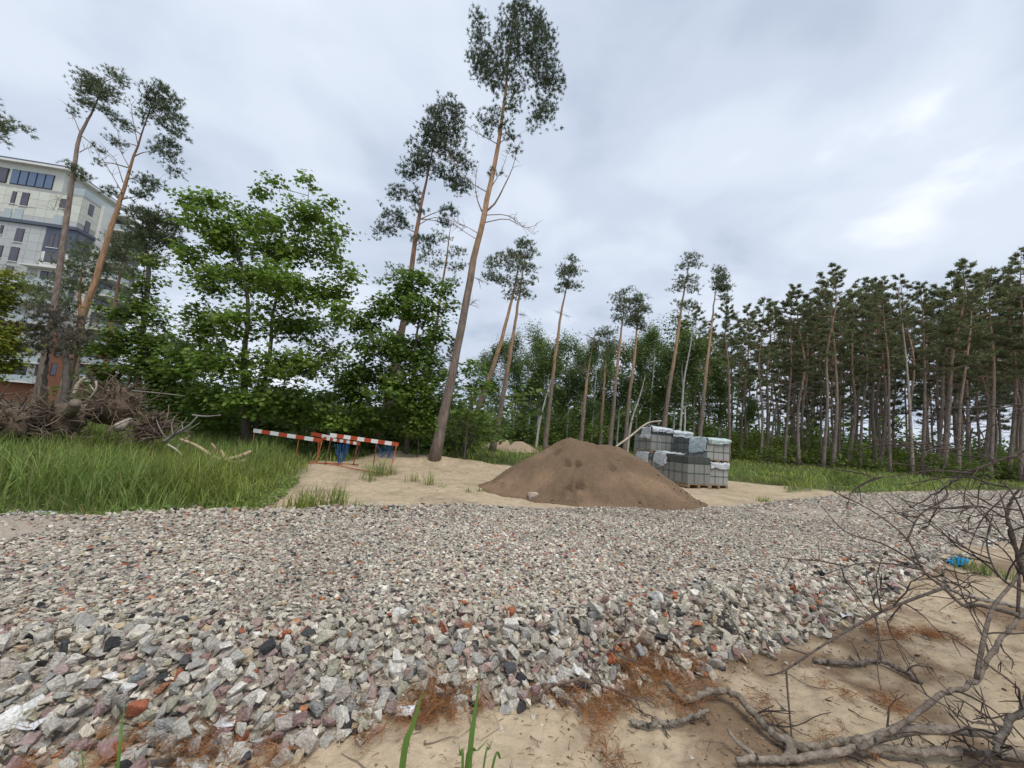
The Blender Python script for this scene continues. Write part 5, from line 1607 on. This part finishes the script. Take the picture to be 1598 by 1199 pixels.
def lump(c0, s, seed, col, disp=0.35):
    V, F = [], []
    bm = bmesh.new(); bmesh.ops.create_icosphere(bm, subdivisions=4, radius=1)
    V = np.array([v.co[:] for v in bm.verts]); F = np.array([[v.index for v in f.verts] for f in bm.faces]); bm.free()
    n_ = fbm(V[:, 0] * 1.7 + seed, V[:, 1] * 1.7 + V[:, 2] * 2.1, seed, 4)[:, None]
    V = V * (1 + disp * (n_ - .5) * 2) * np.asarray(s) + np.asarray(c0)
    return V, F, np.array(col) * (0.7 + 0.6 * n_)


def uprooted(label, c0, size, log=None, seed=1, n=40, up=(0, -.4, .3)):
    o = thing('uprooted_stump', label, 'tree stump', [float(c0[0]), float(c0[1]), float(tz(c0[0], c0[1]))])
    org = np.array(o.location)
    m = MB(); m.add(*lump(np.asarray(c0) - org, size, seed, SOIL)); link('root_ball', m.mesh('root_ball', M_dead, True), o)
    m = MB(); root_fan(m, np.asarray(c0) - org, n, max(size) * 1.75, .042, up, rng, DW, (1, .8, .9)); link('roots', m.mesh('roots', M_dead, True), o)['kind'] = 'stuff'
    if log is not None:
        m = MB(); P = cr_path([np.asarray(p) - org for p in log[0]], 14); m.tube(P, np.linspace(log[1], log[2], 14) * (1 + rng.normal(0, .03, 14)), 10, np.array(log[3])); link('trunk', m.mesh('trunk', M_dead, True), o)
    return o


uprooted('largest uprooted stump, dark spreading root plate in the middle of the dead wood', D(178, 632, 9.8),  (.52, .36, .46), ([D(178, 632, 9.9), D(140, 640, 10.4), D(60, 645, 11.0), D(-40, 645, 11.4)], .18, .13, DWG), 1, 110, (.1, -.3, .35))
uprooted('hollow stump with thick broken collar left of the largest root plate', D(98, 655, 9.2),  (.40, .34, .36), ([D(100, 650, 9.2), D(112, 640, 8.9), D(118, 628, 8.75)], .13, .10, (.19, .155, .12)), 2, 60, (-.3, -.3, .1))
uprooted('dark stump with earthy roots at the left edge', D(5, 668, 8.6),  (.48, .36, .38), None, 3, 60, (.3, -.3, .2))
uprooted('broad earthy root plate between the dark edge stump and the hollow stump', D(52, 660, 9.4), (.5, .36, .34), None, 6, 60, (0, -.3, .25))
uprooted('low root tangle with bleached twigs right of the largest root plate', D(232, 672, 9.2), (.30, .3, .22), None, 4, 80, (.7, -.2, .25))


def log_thing(name, label, P, r0, r1, col, cat='log', forks=(), smoothn=16, M=M_dead):
    org = np.array(P[0]); o = thing(name, label, cat, [float(t) for t in org])
    m = MB(); pp = cr_path([np.asarray(p) - org for p in P], smoothn); rg = np.random.default_rng(abs(hash(label)) % 1000 if False else len(label))
    m.tube(pp, np.linspace(r0, r1, smoothn) * (1 + rg.normal(0, .06, smoothn)), 9, col); link('trunk', m.mesh('trunk', M, True), o)
    if forks:
        for (Q, a, b) in forks:
            m = MB(); q_ = cr_path([np.asarray(p) - org for p in Q], 9); m.tube(q_, np.linspace(a, b, 9) * (1 + rg.normal(0, .05, 9)), 6, col)
            link('side_branch', m.mesh('side_branch', M, True), o)
    return o


log_thing('log', 'pale debarked log lying left of the hollow stump', [D(-30, 640, 9.6), D(30, 641, 9.6), D(80, 640, 9.6), D(112, 645, 9.5)], .08, .07, DWL)
log_thing('log', 'short upright pale broken stub on top of the root plate', [D(116, 614, 9.3), D(122, 600, 9.3), D(133, 589, 9.3)], .045, .03, (.48, .40, .29))
log_thing('log', 'thin pale log leaning out of the tangle at the left edge', [D(-10, 628, 9.0), D(20, 640, 9.0), D(50, 655, 8.9)], .055, .04, DWG)
log_thing('log', 'light barked log end showing above the grass below the root plate', [D(204, 657, 9.0), D(193, 662, 8.8), D(184, 668, 8.6)], .08, .10, (.34, .29, .24))
log_thing('dead_branch', 'long bleached forked branch arching over the grass toward the big maple', [D(282, 686, 8.8), D(305, 695, 8.8), D(325, 708, 8.8), D(340, 716, 8.8), D(362, 716, 8.9), D(388, 708, 9.1)], .028, .055, (.42, .32, .20), 'branch',
          [([D(332, 710, 8.8), D(335, 700, 8.75), D(330, 692, 8.7)], .045, .02), ([D(345, 716, 8.8), D(365, 722, 8.8), D(385, 718, 8.9)], .05, .03), ([D(288, 688, 8.8), D(296, 680, 8.8)], .02, .01), ([D(350, 715, 8.8), D(345, 702, 8.8)], .05, .015), ([D(380, 711, 9.0), D(392, 704, 9.1)], .06, .03)])
log_thing('dead_branch', 'grey fan of bare broken twigs right of the low root tangle', [D(255, 690, 9.0), D(275, 677, 9.0), D(295, 664, 9.0), D(308, 650, 9.0)], .045, .012, DWG, 'branch',
          [([D(265, 684, 9.0), D(280, 668, 8.9), D(292, 652, 8.9)], .02, .006), ([D(275, 677, 9), D(292, 672, 9), D(312, 660, 9)], .02, .006), ([D(270, 680, 9), D(268, 664, 9), D(272, 650, 9)], .018, .005), ([D(285, 671, 9), D(284, 658, 9.1)], .014, .005), ([D(260, 687, 9), D(250, 670, 8.9), D(244, 655, 9)], .02, .006)])
log_thing('dead_branch', 'small white bleached stick in the grass below the grey twig fan', [D(262, 694, 8.3), D(275, 702, 8.3), D(285, 711, 8.2)], .02, .012, (.45, .40, .33), 'branch', [([D(275, 702, 8.3), D(280, 694, 8.3)], .012, .005)])
log_thing('dead_branch', 'pair of pale crossed roots hanging in front of the root plate', [D(150, 595, 9.2), D(150, 606, 9.2), D(143, 618, 9.2), D(138, 622, 9.2)], .022, .012, (.45, .39, .30), 'branch', [([D(147, 610, 9.2), D(140, 600, 9.2)], .014, .006)])
log_thing('dead_branch', 'thin grey rod sticking out from the stumps toward the big maple', [D(205, 610, 9.9), D(240, 613, 10.4), D(288, 618, 11.0)], .022, .010, DWG, 'branch')
log_thing('dead_branch', 'grey stick lying against the leaves of the big maple', [D(300, 648, 11.5), D(322, 650, 11.6), D(345, 648, 11.7)], .03, .015, DWG, 'branch')
m = MB()
for k in range(120):                                               # fine broken brushwood draped over the stumps
    c0 = D(rng.uniform(-20, 300), rng.uniform(640, 690), rng.uniform(8.3, 9.6)); d = rng.normal(0, 1, 3) * np.array([1, .5, .6]); d /= np.linalg.norm(d); l = rng.uniform(.2, .75)
    m.tube(cr_path([c0 - d * l / 2, c0 + rng.normal(0, .06, 3), c0 + d * l / 2], 5), np.linspace(.012, .004, 5), 3, np.array(DW) * rng.uniform(.7, 1.7), cap=False)
tag(link('brushwood', m.mesh('brushwood', M_dead, True)), 'fine broken brushwood draped over the stumps', kind='stuff')
# white plastic sheet at the gravel edge
c0 = GT(45, 803, gz); P = [[D(u_, v_, c0[1] + dy) for u_ in (-5, 30, 60, 86)] for v_, dy in ((801, .12), (803, .05), (806, -.02))]
V, F = film_patch(P, rng, .008); m = MB(); m.add(V + [0, 0, .02], F, (.72, .73, .74))
pl = link('plastic_sheet', m.mesh('plastic_sheet', M_film, True)); pl.modifiers.new('thick', 'SOLIDIFY').thickness = .004
tag(pl, 'flat white plastic sheet at the grass edge on the far left', 'plastic sheet')
c0 = GT(1494, 882); P = [[c0 + np.array([x, y, .05 + .05 * math.sin(x * 20 + y * 9)]) for x in (-.08, 0, .08)] for y in (-.07, 0, .07)]
V, F = film_patch(P, rng, .012); m = MB(); m.add(V, F, (.02, .30, .62))
pl = link('rag', m.mesh('rag', material('blue_cloth', WHITE3, namt=.15), True)); pl.modifiers.new('thick', 'SOLIDIFY').thickness = .006
tag(pl, 'crumpled bright blue rag behind the fallen twigs', 'rag')
for (u_, v_, s_, lab) in ((1545, 848, .12, 'white scrap of plastic on the gravel at the right edge'), (1320, 968, .06, 'white paper scrap at the near gravel edge below the twigs'), (350, 1150, .045, 'white paper scrap among the stones above the left needles'), (630, 1125, .045, 'white scrap beside the brown needles at the gravel edge'), (45, 1158, .045, 'white scrap among the stones in the lower left corner')):
    c0 = GT(u_, v_, lambda x, y: max(float(gz(x, y)), float(tz(x, y)))); V, F = film_patch([[c0 + np.array([x * s_, y * s_, .045 + rng.normal(0, .01)]) for x in (-1, 0, 1)] for y in (-.6, 0, .6)], rng, .004, 7)
    m = MB(); m.add(V, F, (.72, .73, .74)); pl = link('paper_scrap', m.mesh('paper_scrap', M_film, True)); pl.modifiers.new('thick', 'SOLIDIFY').thickness = .003
    tag(pl, lab, 'scrap')

# ------------------------------------------------------------------ fallen birch boughs in the right foreground
rng = np.random.default_rng(51)
BW, TW = (0.27, 0.24, 0.20), (0.085, 0.065, 0.055)


def surf(x, y):
    return max(float(tz(x, y)), float(gz(x, y)))


def onground(u_, v_, dz=.03):
    p = GT(u_, v_, surf); p[2] += dz
    return p


def bough(label, P, r0, r1, col, twigs=0, tw_len=.5, subs=(), name='fallen_bough', mat=None, hang=-.1):
    org = np.array(P[0]); o = thing(name, label, 'branch', [float(t) for t in org])
    n_ = 8 * len(P); pp = cr_path(P, n_); pp[1:-1] += rng.normal(0, .004, (n_ - 2, 3)); m = MB()
    m.tube(pp - org, np.linspace(r0, r1, n_) * (1 + rng.normal(0, .05, n_) + .22 * (rng.random(n_) < .06)), 10, np.array(col) * rng.uniform(.75, 1.3, (n_, 1))); link('limb', m.mesh('limb', mat or M_bough, True), o)
    lines = [pp]
    if subs:
        for (Q, a, b) in subs:
            m = MB(); k_ = 5 * len(Q); q_ = cr_path(Q, k_); lines.append(q_)
            m.tube(q_ - org, np.linspace(a, b, k_) * (1 + rng.normal(0, .05, k_)), 7, np.array(TW) * 1.4 if a < .012 else np.array(col)); link('side_branch', m.mesh('side_branch', mat or M_bough, True), o)
    if twigs:
        m = MB(); lens = np.array([np.linalg.norm(np.diff(l, axis=0), axis=1).sum() for l in lines]); pr = lens / lens.sum()
        for t in range(twigs):
            l = lines[int(rng.choice(len(lines), p=pr))]; k = int(rng.integers(len(l) // 4, len(l) - 1)); d0 = l[k + 1] - l[k]; d0 /= np.linalg.norm(d0) + 1e-9
            d = d0 * .7 + rng.normal(0, .6, 3) + np.array([0, 0, hang]); d /= np.linalg.norm(d); L = tw_len * rng.uniform(.35, 1.2); p = [l[k]]
            for s in range(5):
                d = d + rng.normal(0, .22, 3) + np.array([0, 0, -.03]); d /= np.linalg.norm(d)
                p.append(p[-1] + d * L / 5)
                if p[-1][2] < surf(p[-1][0], p[-1][1]) + .015: p[-1][2] = surf(p[-1][0], p[-1][1]) + .015
            m.tube(cr_path(p, 9) - org, np.linspace(.0058, .0022, 9), 4, np.array(TW) * rng.uniform(.7, 1.4), cap=False)
            for s in range(3):
                k2 = int(rng.integers(1, 5)); d2 = d + rng.normal(0, .8, 3); d2 /= np.linalg.norm(d2); L2 = L * rng.uniform(.15, .45)
                m.tube(np.array([p[k2], p[k2] + d2 * L2 * .5 + rng.normal(0, .008, 3), p[k2] + d2 * L2]) - org, [.0036, .003, .0018], 3, np.array(TW) * rng.uniform(.7, 1.4), cap=False)
        link('twigs', m.mesh('twigs', M_dead, True), o)['kind'] = 'stuff'
    return o


bough('thick mottled birch bough curling over the brown needles', [onground(1038, 1082, .07), onground(1070, 1102, .03), onground(1108, 1096, .06), onground(1146, 1103, .07), onground(1185, 1140, .05), onground(1220, 1168, .04), onground(1262, 1178, .03), onground(1310, 1172, .04), onground(1350, 1172, .05)],
      .016, .022, (.21, .175, .135), 5, .35, [([onground(1226, 1168, .05), onground(1235, 1185, .03), onground(1222, 1196, .02)], .03, .02)], mat=M_bough)
bough('pale birch log along the bottom edge right of centre', [onground(1150, 1198, .03), onground(1240, 1197, .04), onground(1330, 1188, .05), onground(1420, 1192, .06), onground(1520, 1196, .06), onground(1640, 1204, .06)], .015, .021, (.26, .215, .17), 6, .3,
      [([onground(1335, 1180, .05), onground(1400, 1182, .12), onground(1470, 1192, .16), onground(1560, 1197, .15)], .028, .02), ([onground(1180, 1196, .04), onground(1150, 1178, .06), onground(1135, 1165, .08)], .016, .006)], mat=M_bough)
y0 = 2.35
bough('dark crooked bough rising from the pale log to the right edge', [D(1338, 1168, 2.12), D(1400, 1135, 2.2), D(1468, 1086, 2.35), D(1522, 1062, 2.5), D(1552, 1010, 2.6), D(1588, 968, 2.75), D(1640, 930, 2.9)], .013, .012, (.18, .145, .115), 20, .5,
      [([D(1524, 1060, 2.5), D(1537, 990, 2.55), D(1552, 945, 2.6), D(1590, 895, 2.65), D(1600, 840, 2.7)], .013, .007), ([D(1588, 968, 2.75), D(1590, 900, 2.8), D(1583, 840, 2.85), D(1570, 800, 2.9), D(1560, 770, 2.95)], .010, .004),
       ([D(1590, 960, 2.75), D(1530, 945, 2.9), D(1505, 946, 3.0), D(1470, 915, 3.1), D(1440, 890, 3.15), D(1416, 842, 3.2), D(1360, 797, 3.3), D(1290, 762, 3.4)], .015, .004), ([D(1476, 917, 3.1), D(1420, 937, 2.9), D(1370, 958, 2.8), D(1296, 1000, 2.65), D(1225, 1046, 2.5), D(1194, 1055, 2.45)], .011, .004),
       ([D(1440, 890, 3.15), D(1390, 880, 3.1), D(1340, 880, 3.05), D(1290, 895, 3.0)], .008, .003), ([D(1440, 885, 3.15), D(1380, 850, 3.2), D(1320, 830, 3.25), D(1282, 790, 3.3)], .008, .003), ([D(1416, 842, 3.2), D(1440, 800, 3.3), D(1500, 770, 3.4)], .008, .003)])
bough('long thin bough slanting in from the right edge above the gravel', [D(1640, 690, 3.0), D(1590, 708, 3.05), D(1512, 738, 3.15), D(1475, 762, 3.2), D(1421, 793, 3.3)], .013, .004, TW, 26, .5,
      [([D(1475, 760, 3.2), D(1478, 775, 3.2), D(1460, 790, 3.2)], .006, .003), ([D(1512, 738, 3.15), D(1450, 735, 3.2), D(1370, 745, 3.3), D(1330, 730, 3.35)], .005, .002), ([D(1560, 720, 3.1), D(1500, 700, 3.2), D(1440, 690, 3.3), D(1385, 700, 3.3)], .005, .002), ([D(1640, 630, 3.1), D(1580, 632, 3.15), D(1530, 634, 3.2)], .006, .002), ([D(1600, 640, 3.1), D(1560, 660, 3.2), D(1500, 672, 3.2)], .005, .002)])
bough('bleached birch bough lying behind the twigs at the right', [D(1640, 955, 3.1), D(1575, 944, 3.2), D(1520, 932, 3.3), D(1485, 920, 3.35), D(1471, 900, 3.4), D(1474, 885, 3.4)], .018, .010, (.32, .29, .25), 12, .5, mat=M_bough)
bough('tangled twiggy crown filling the right edge above the sand', [D(1650, 1000, 2.5), D(1610, 930, 2.6), D(1585, 860, 2.65), D(1572, 800, 2.7), D(1590, 760, 2.7)], .016, .006, TW, 14, .6,
      [([D(1610, 930, 2.6), D(1560, 900, 2.65), D(1540, 850, 2.7), D(1550, 800, 2.7)], .007, .003), ([D(1590, 870, 2.65), D(1600, 820, 2.6), D(1580, 770, 2.6), D(1560, 750, 2.6)], .007, .003), ([D(1572, 810, 2.7), D(1530, 790, 2.75), D(1490, 800, 2.8), D(1450, 790, 2.85)], .006, .002)])
bough('dark bough in the lower right corner', [D(1640, 1060, 2.2), D(1600, 1100, 2.15), D(1560, 1150, 2.1), D(1553, 1178, 2.05), onground(1500, 1190, .05)], .016, .012, (.14, .12, .10), 18, .45)
bough('thin brown stick bent across the stones above the needles', [onground(830, 1105, .03), onground(862, 1085, .05), onground(910, 1083, .07), onground(960, 1092, .05), onground(1010, 1125, .02)], .012, .005, (.17, .125, .095), 5, .2, name='fallen_stick')
bough('slim stick standing out of the stones beside the brown needles', [onground(918, 1080, .03), onground(935, 1050, .06), onground(960, 1028, .08), onground(985, 1010, .10)], .010, .005, (.20, .155, .12), 6, .25, name='fallen_stick')
bough('short grey stick below the brown needles', [onground(985, 1135, .02), onground(1020, 1140, .03), onground(1060, 1138, .04), onground(1105, 1125, .05)], .015, .011, (.22, .19, .155), 3, .15, name='fallen_stick')
bough('grey stick on the sand behind the dark bough', [onground(1270, 1035, .02), onground(1330, 1043, .03), onground(1365, 1038, .03), onground(1400, 1050, .03), onground(1438, 1070, .02)], .016, .014, (.16, .13, .11), 5, .2, name='fallen_stick')
bough('stick poking out of the stones at the gravel corner', [onground(1135, 960, .08), onground(1152, 995, .06), onground(1175, 1015, .04), onground(1212, 1033, .02)], .012, .012, (.28, .25, .20), 0, name='fallen_stick')

# ------------------------------------------------------------------ needles, twigs and crumbs on the sand
rng = np.random.default_rng(61)
NEED = [tuft_template(90 + i, 16, 1.0, 0.012) for i in range(4)]
CL = [(60, 1185, 8), (195, 1175, 12), (300, 1172, 16), (330, 1190, 12), (665, 1098, 22), (655, 1125, 16), (720, 1092, 18), (700, 1120, 12), (620, 1130, 8), (880, 1095, 12), (950, 1108, 20), (920, 1125, 14), (985, 1055, 26), (1010, 1040, 26), (1045, 1068, 26), (1000, 1085, 22), (1060, 1100, 18), (1005, 985, 10), (1075, 1040, 16),
      (1120, 1090, 8), (1365, 990, 16), (1400, 995, 20), (1455, 998, 22), (1390, 1110, 12), (1320, 1175, 8), (960, 1190, 10), (1300, 1085, 7), (560, 1150, 7), (420, 1185, 10), (1190, 1110, 6)]
m = MB()
for (u_, v_, n_) in CL:
    n_ = int(n_ * 1.7)
    c0 = GT(u_, v_, surf)
    p = c0[:2] + rng.normal(0, .065, (n_, 2)); z = np.array([surf(a, b) for a, b in p]) + rng.uniform(.02, .06, n_)
    d = rng.normal(0, 1, (n_, 3)) * np.array([1, 1, .25]) + np.array([0, -.2, .1])
    tufts(m, np.column_stack([p, z]), d, rng.uniform(.07, .12, n_), np.array([.29, .135, .055]) * rng.uniform(.6, 1.35, (n_, 1)), NEED, rng)
tag(link('fallen_needles', m.mesh('fallen_needles', M_litter)), 'rusty brown fallen pine needles along the gravel foot', kind='stuff')
# small sticks and crumbs
STK = (np.array([(-.5, -.02, 0), (-.5, .02, 0), (-.5, 0, .03), (.5, -.012, .01), (.5, .012, .01), (.5, 0, .03), (.05, -.02, .02), (.05, .02, .02), (.05, 0, .05)]), np.array([(0, 6, 8, 2), (1, 2, 8, 7), (0, 1, 7, 6), (6, 3, 5, 8), (7, 8, 5, 4), (6, 7, 4, 3)]))
m = MB()
p = np.vstack([rng.uniform([-1.3, 1.5], [5.5, 6.5], (9000, 2)), rng.uniform([-6, 6.5], [1, 16], (2600, 2))])
k = (poly_sd(p[:, 0], p[:, 1], GRAVEL) < -0.02) & (poly_sd(p[:, 0], p[:, 1], TALL) < -.1) & (rng.random(len(p)) < .15 + .85 * ss(.38, .62, fbm(p[:, 0] * 1.6, p[:, 1] * 1.6, 77)))
p = p[k]; n_ = len(p); q = np.column_stack([p, tz(p[:, 0], p[:, 1]) + .002])
a = rng.uniform(0, 6.28, n_); L = rng.uniform(.008, .05, n_) * (1 + 2.2 * (rng.random(n_) < .07)); c_, s_ = np.cos(a), np.sin(a); z = np.zeros(n_); tl = rng.normal(0, .08, n_)
R = np.stack([np.stack([c_, s_, tl], -1) * L[:, None], np.stack([-s_, c_, z], -1) * (.02 + .05 * rng.random(n_))[:, None], np.stack([z, z, z + 1], -1) * .10], -1)
m.scatter(STK[0], STK[1], R, q, np.array([.19, .145, .105]) * rng.uniform(.4, 1.9, (n_, 1)))
for k in range(170):
    c0 = np.array([rng.uniform(-1.0, 5.2), rng.uniform(1.6, 6.0)])
    if float(poly_sd(c0[0], c0[1], GRAVEL)) > -.05: continue
    a_ = rng.uniform(0, 6.28); l_ = rng.uniform(.06, .32); pp_ = [c0]
    for s in range(4):
        a_ += rng.normal(0, .35); pp_.append(pp_[-1] + np.array([math.cos(a_), math.sin(a_)]) * l_ / 4)
    pp_ = np.array(pp_); m.tube(np.column_stack([pp_, tz(pp_[:, 0], pp_[:, 1]) + .004 + rng.uniform(0, .012, 5)]), np.linspace(.0035, .0015, 5), 4, np.array([.16, .12, .09]) * rng.uniform(.5, 1.6), cap=False)
tag(link('twig_litter', m.mesh('twig_litter', M_litter)), 'tiny twigs and bark crumbs strewn over the sand', kind='stuff')
m = MB()
p = rng.uniform([-1.3, 1.5], [6.5, 6.5], (900, 2)); d_ = poly_sd(p[:, 0], p[:, 1], GRAVEL)
k = (d_ < -.02) & (rng.random(len(p)) < np.exp(d_ * 2.6)); p = p[k]; r_ = rng.uniform(.006, .022, len(p)) * (1 + 1.0 * (rng.random(len(p)) < .06))
pour(m, np.column_stack([p, tz(p[:, 0], p[:, 1]) + r_ * .3]), r_, stone_rot(rng, len(p), .4), PAL[rng.choice(len(PAL), len(p), p=PW)], ST_FAR, rng)
k2 = rng.uniform([-1.3, 1.5], [6.0, 6.0], (9000, 2)); k2[6500:] = rng.uniform([-6, 7], [1.5, 16], (2500, 2)); k2[3500:6500] = rng.uniform([.4, 1.7], [4.5, 4.6], (3000, 2)); kk = (poly_sd(k2[:, 0], k2[:, 1], GRAVEL) < -.03) & (rng.random(9000) < .1 + .9 * ss(.42, .6, fbm(k2[:, 0] * 2.2, k2[:, 1] * 2.2, 77)))
k2 = k2[kk]; r2 = rng.uniform(.003, .010, len(k2)) * (1 + 1.2 * (rng.random(len(k2)) < .04))
cm = MB(); pour(cm, np.column_stack([k2, tz(k2[:, 0], k2[:, 1]) + r2 * .3]), r2, stone_rot(rng, len(k2), .6), np.array([.14, .10, .07]) * rng.uniform(.5, 2.2, (len(k2), 1)), ST_FAR, rng)
tag(link('soil_crumbs', cm.mesh('soil_crumbs', M_litter)), 'dark soil crumbs and bark bits on the trampled sand', kind='stuff')
tag(link('pebbles', m.mesh('pebbles', M_stone)), 'small strayed pebbles on the sand below the gravel', kind='stuff')


# grass plants close to the camera
def big_blades(label, L, dep):
    base = D(L[0][0][0][0], 1260, dep); base[2] = float(tz(base[0], base[1]))
    o = thing('grass_plant', label, 'grass', base.tolist())
    for (P, w_) in L:
        pp = cr_path([base] + [D(u_, v_, dep + dy) for (u_, v_, dy) in P], 14); n_ = len(pp)
        t_ = np.linspace(0, 1, n_); wd = w_ * np.minimum(1, (1 - t_) * 2.2 + .02)
        sd = np.array([1.0, .25, 0]); sd /= np.linalg.norm(sd); V = []
        for i in range(n_):
            V += [pp[i] - sd * wd[i] - base, pp[i] - base + np.array([0, .35, -.1]) * wd[i], pp[i] + sd * wd[i] - base]
        F = []
        for i in range(n_ - 1):
            F += [(3 * i, 3 * i + 1, 3 * i + 4, 3 * i + 3), (3 * i + 1, 3 * i + 2, 3 * i + 5, 3 * i + 4)]
        m = MB(); m.add(V, F, np.array([.13, .24, .05])); link('blade', m.mesh('blade', M_grass, True), o)


big_blades('broad single grass blade rising at the bottom edge left of centre', [([(628, 1195, 0), (645, 1130, .02), (663, 1068, .05)], .0095)], 1.30)
big_blades('grass plant with one tall and several short blades at the bottom centre', [([(732, 1195, 0), (740, 1120, .02), (750, 1050, .05)], .0085), ([(728, 1195, 0), (745, 1172, .02), (764, 1152, .04)], .006), ([(722, 1195, 0), (718, 1180, .02), (716, 1160, .03)], .004), ([(755, 1195, 0), (763, 1170, .02), (771, 1148, .04)], .003), ([(768, 1199, 0), (782, 1185, .02), (798, 1176, .04)], .004)], 1.32)
big_blades('thin grass stem before the stones in the lower left', [([(184, 1195, 0), (189, 1140, .02), (196, 1090, .05)], .0045), ([(130, 1196, 0), (120, 1178, .02), (98, 1162, .04)], .002)], 1.30)
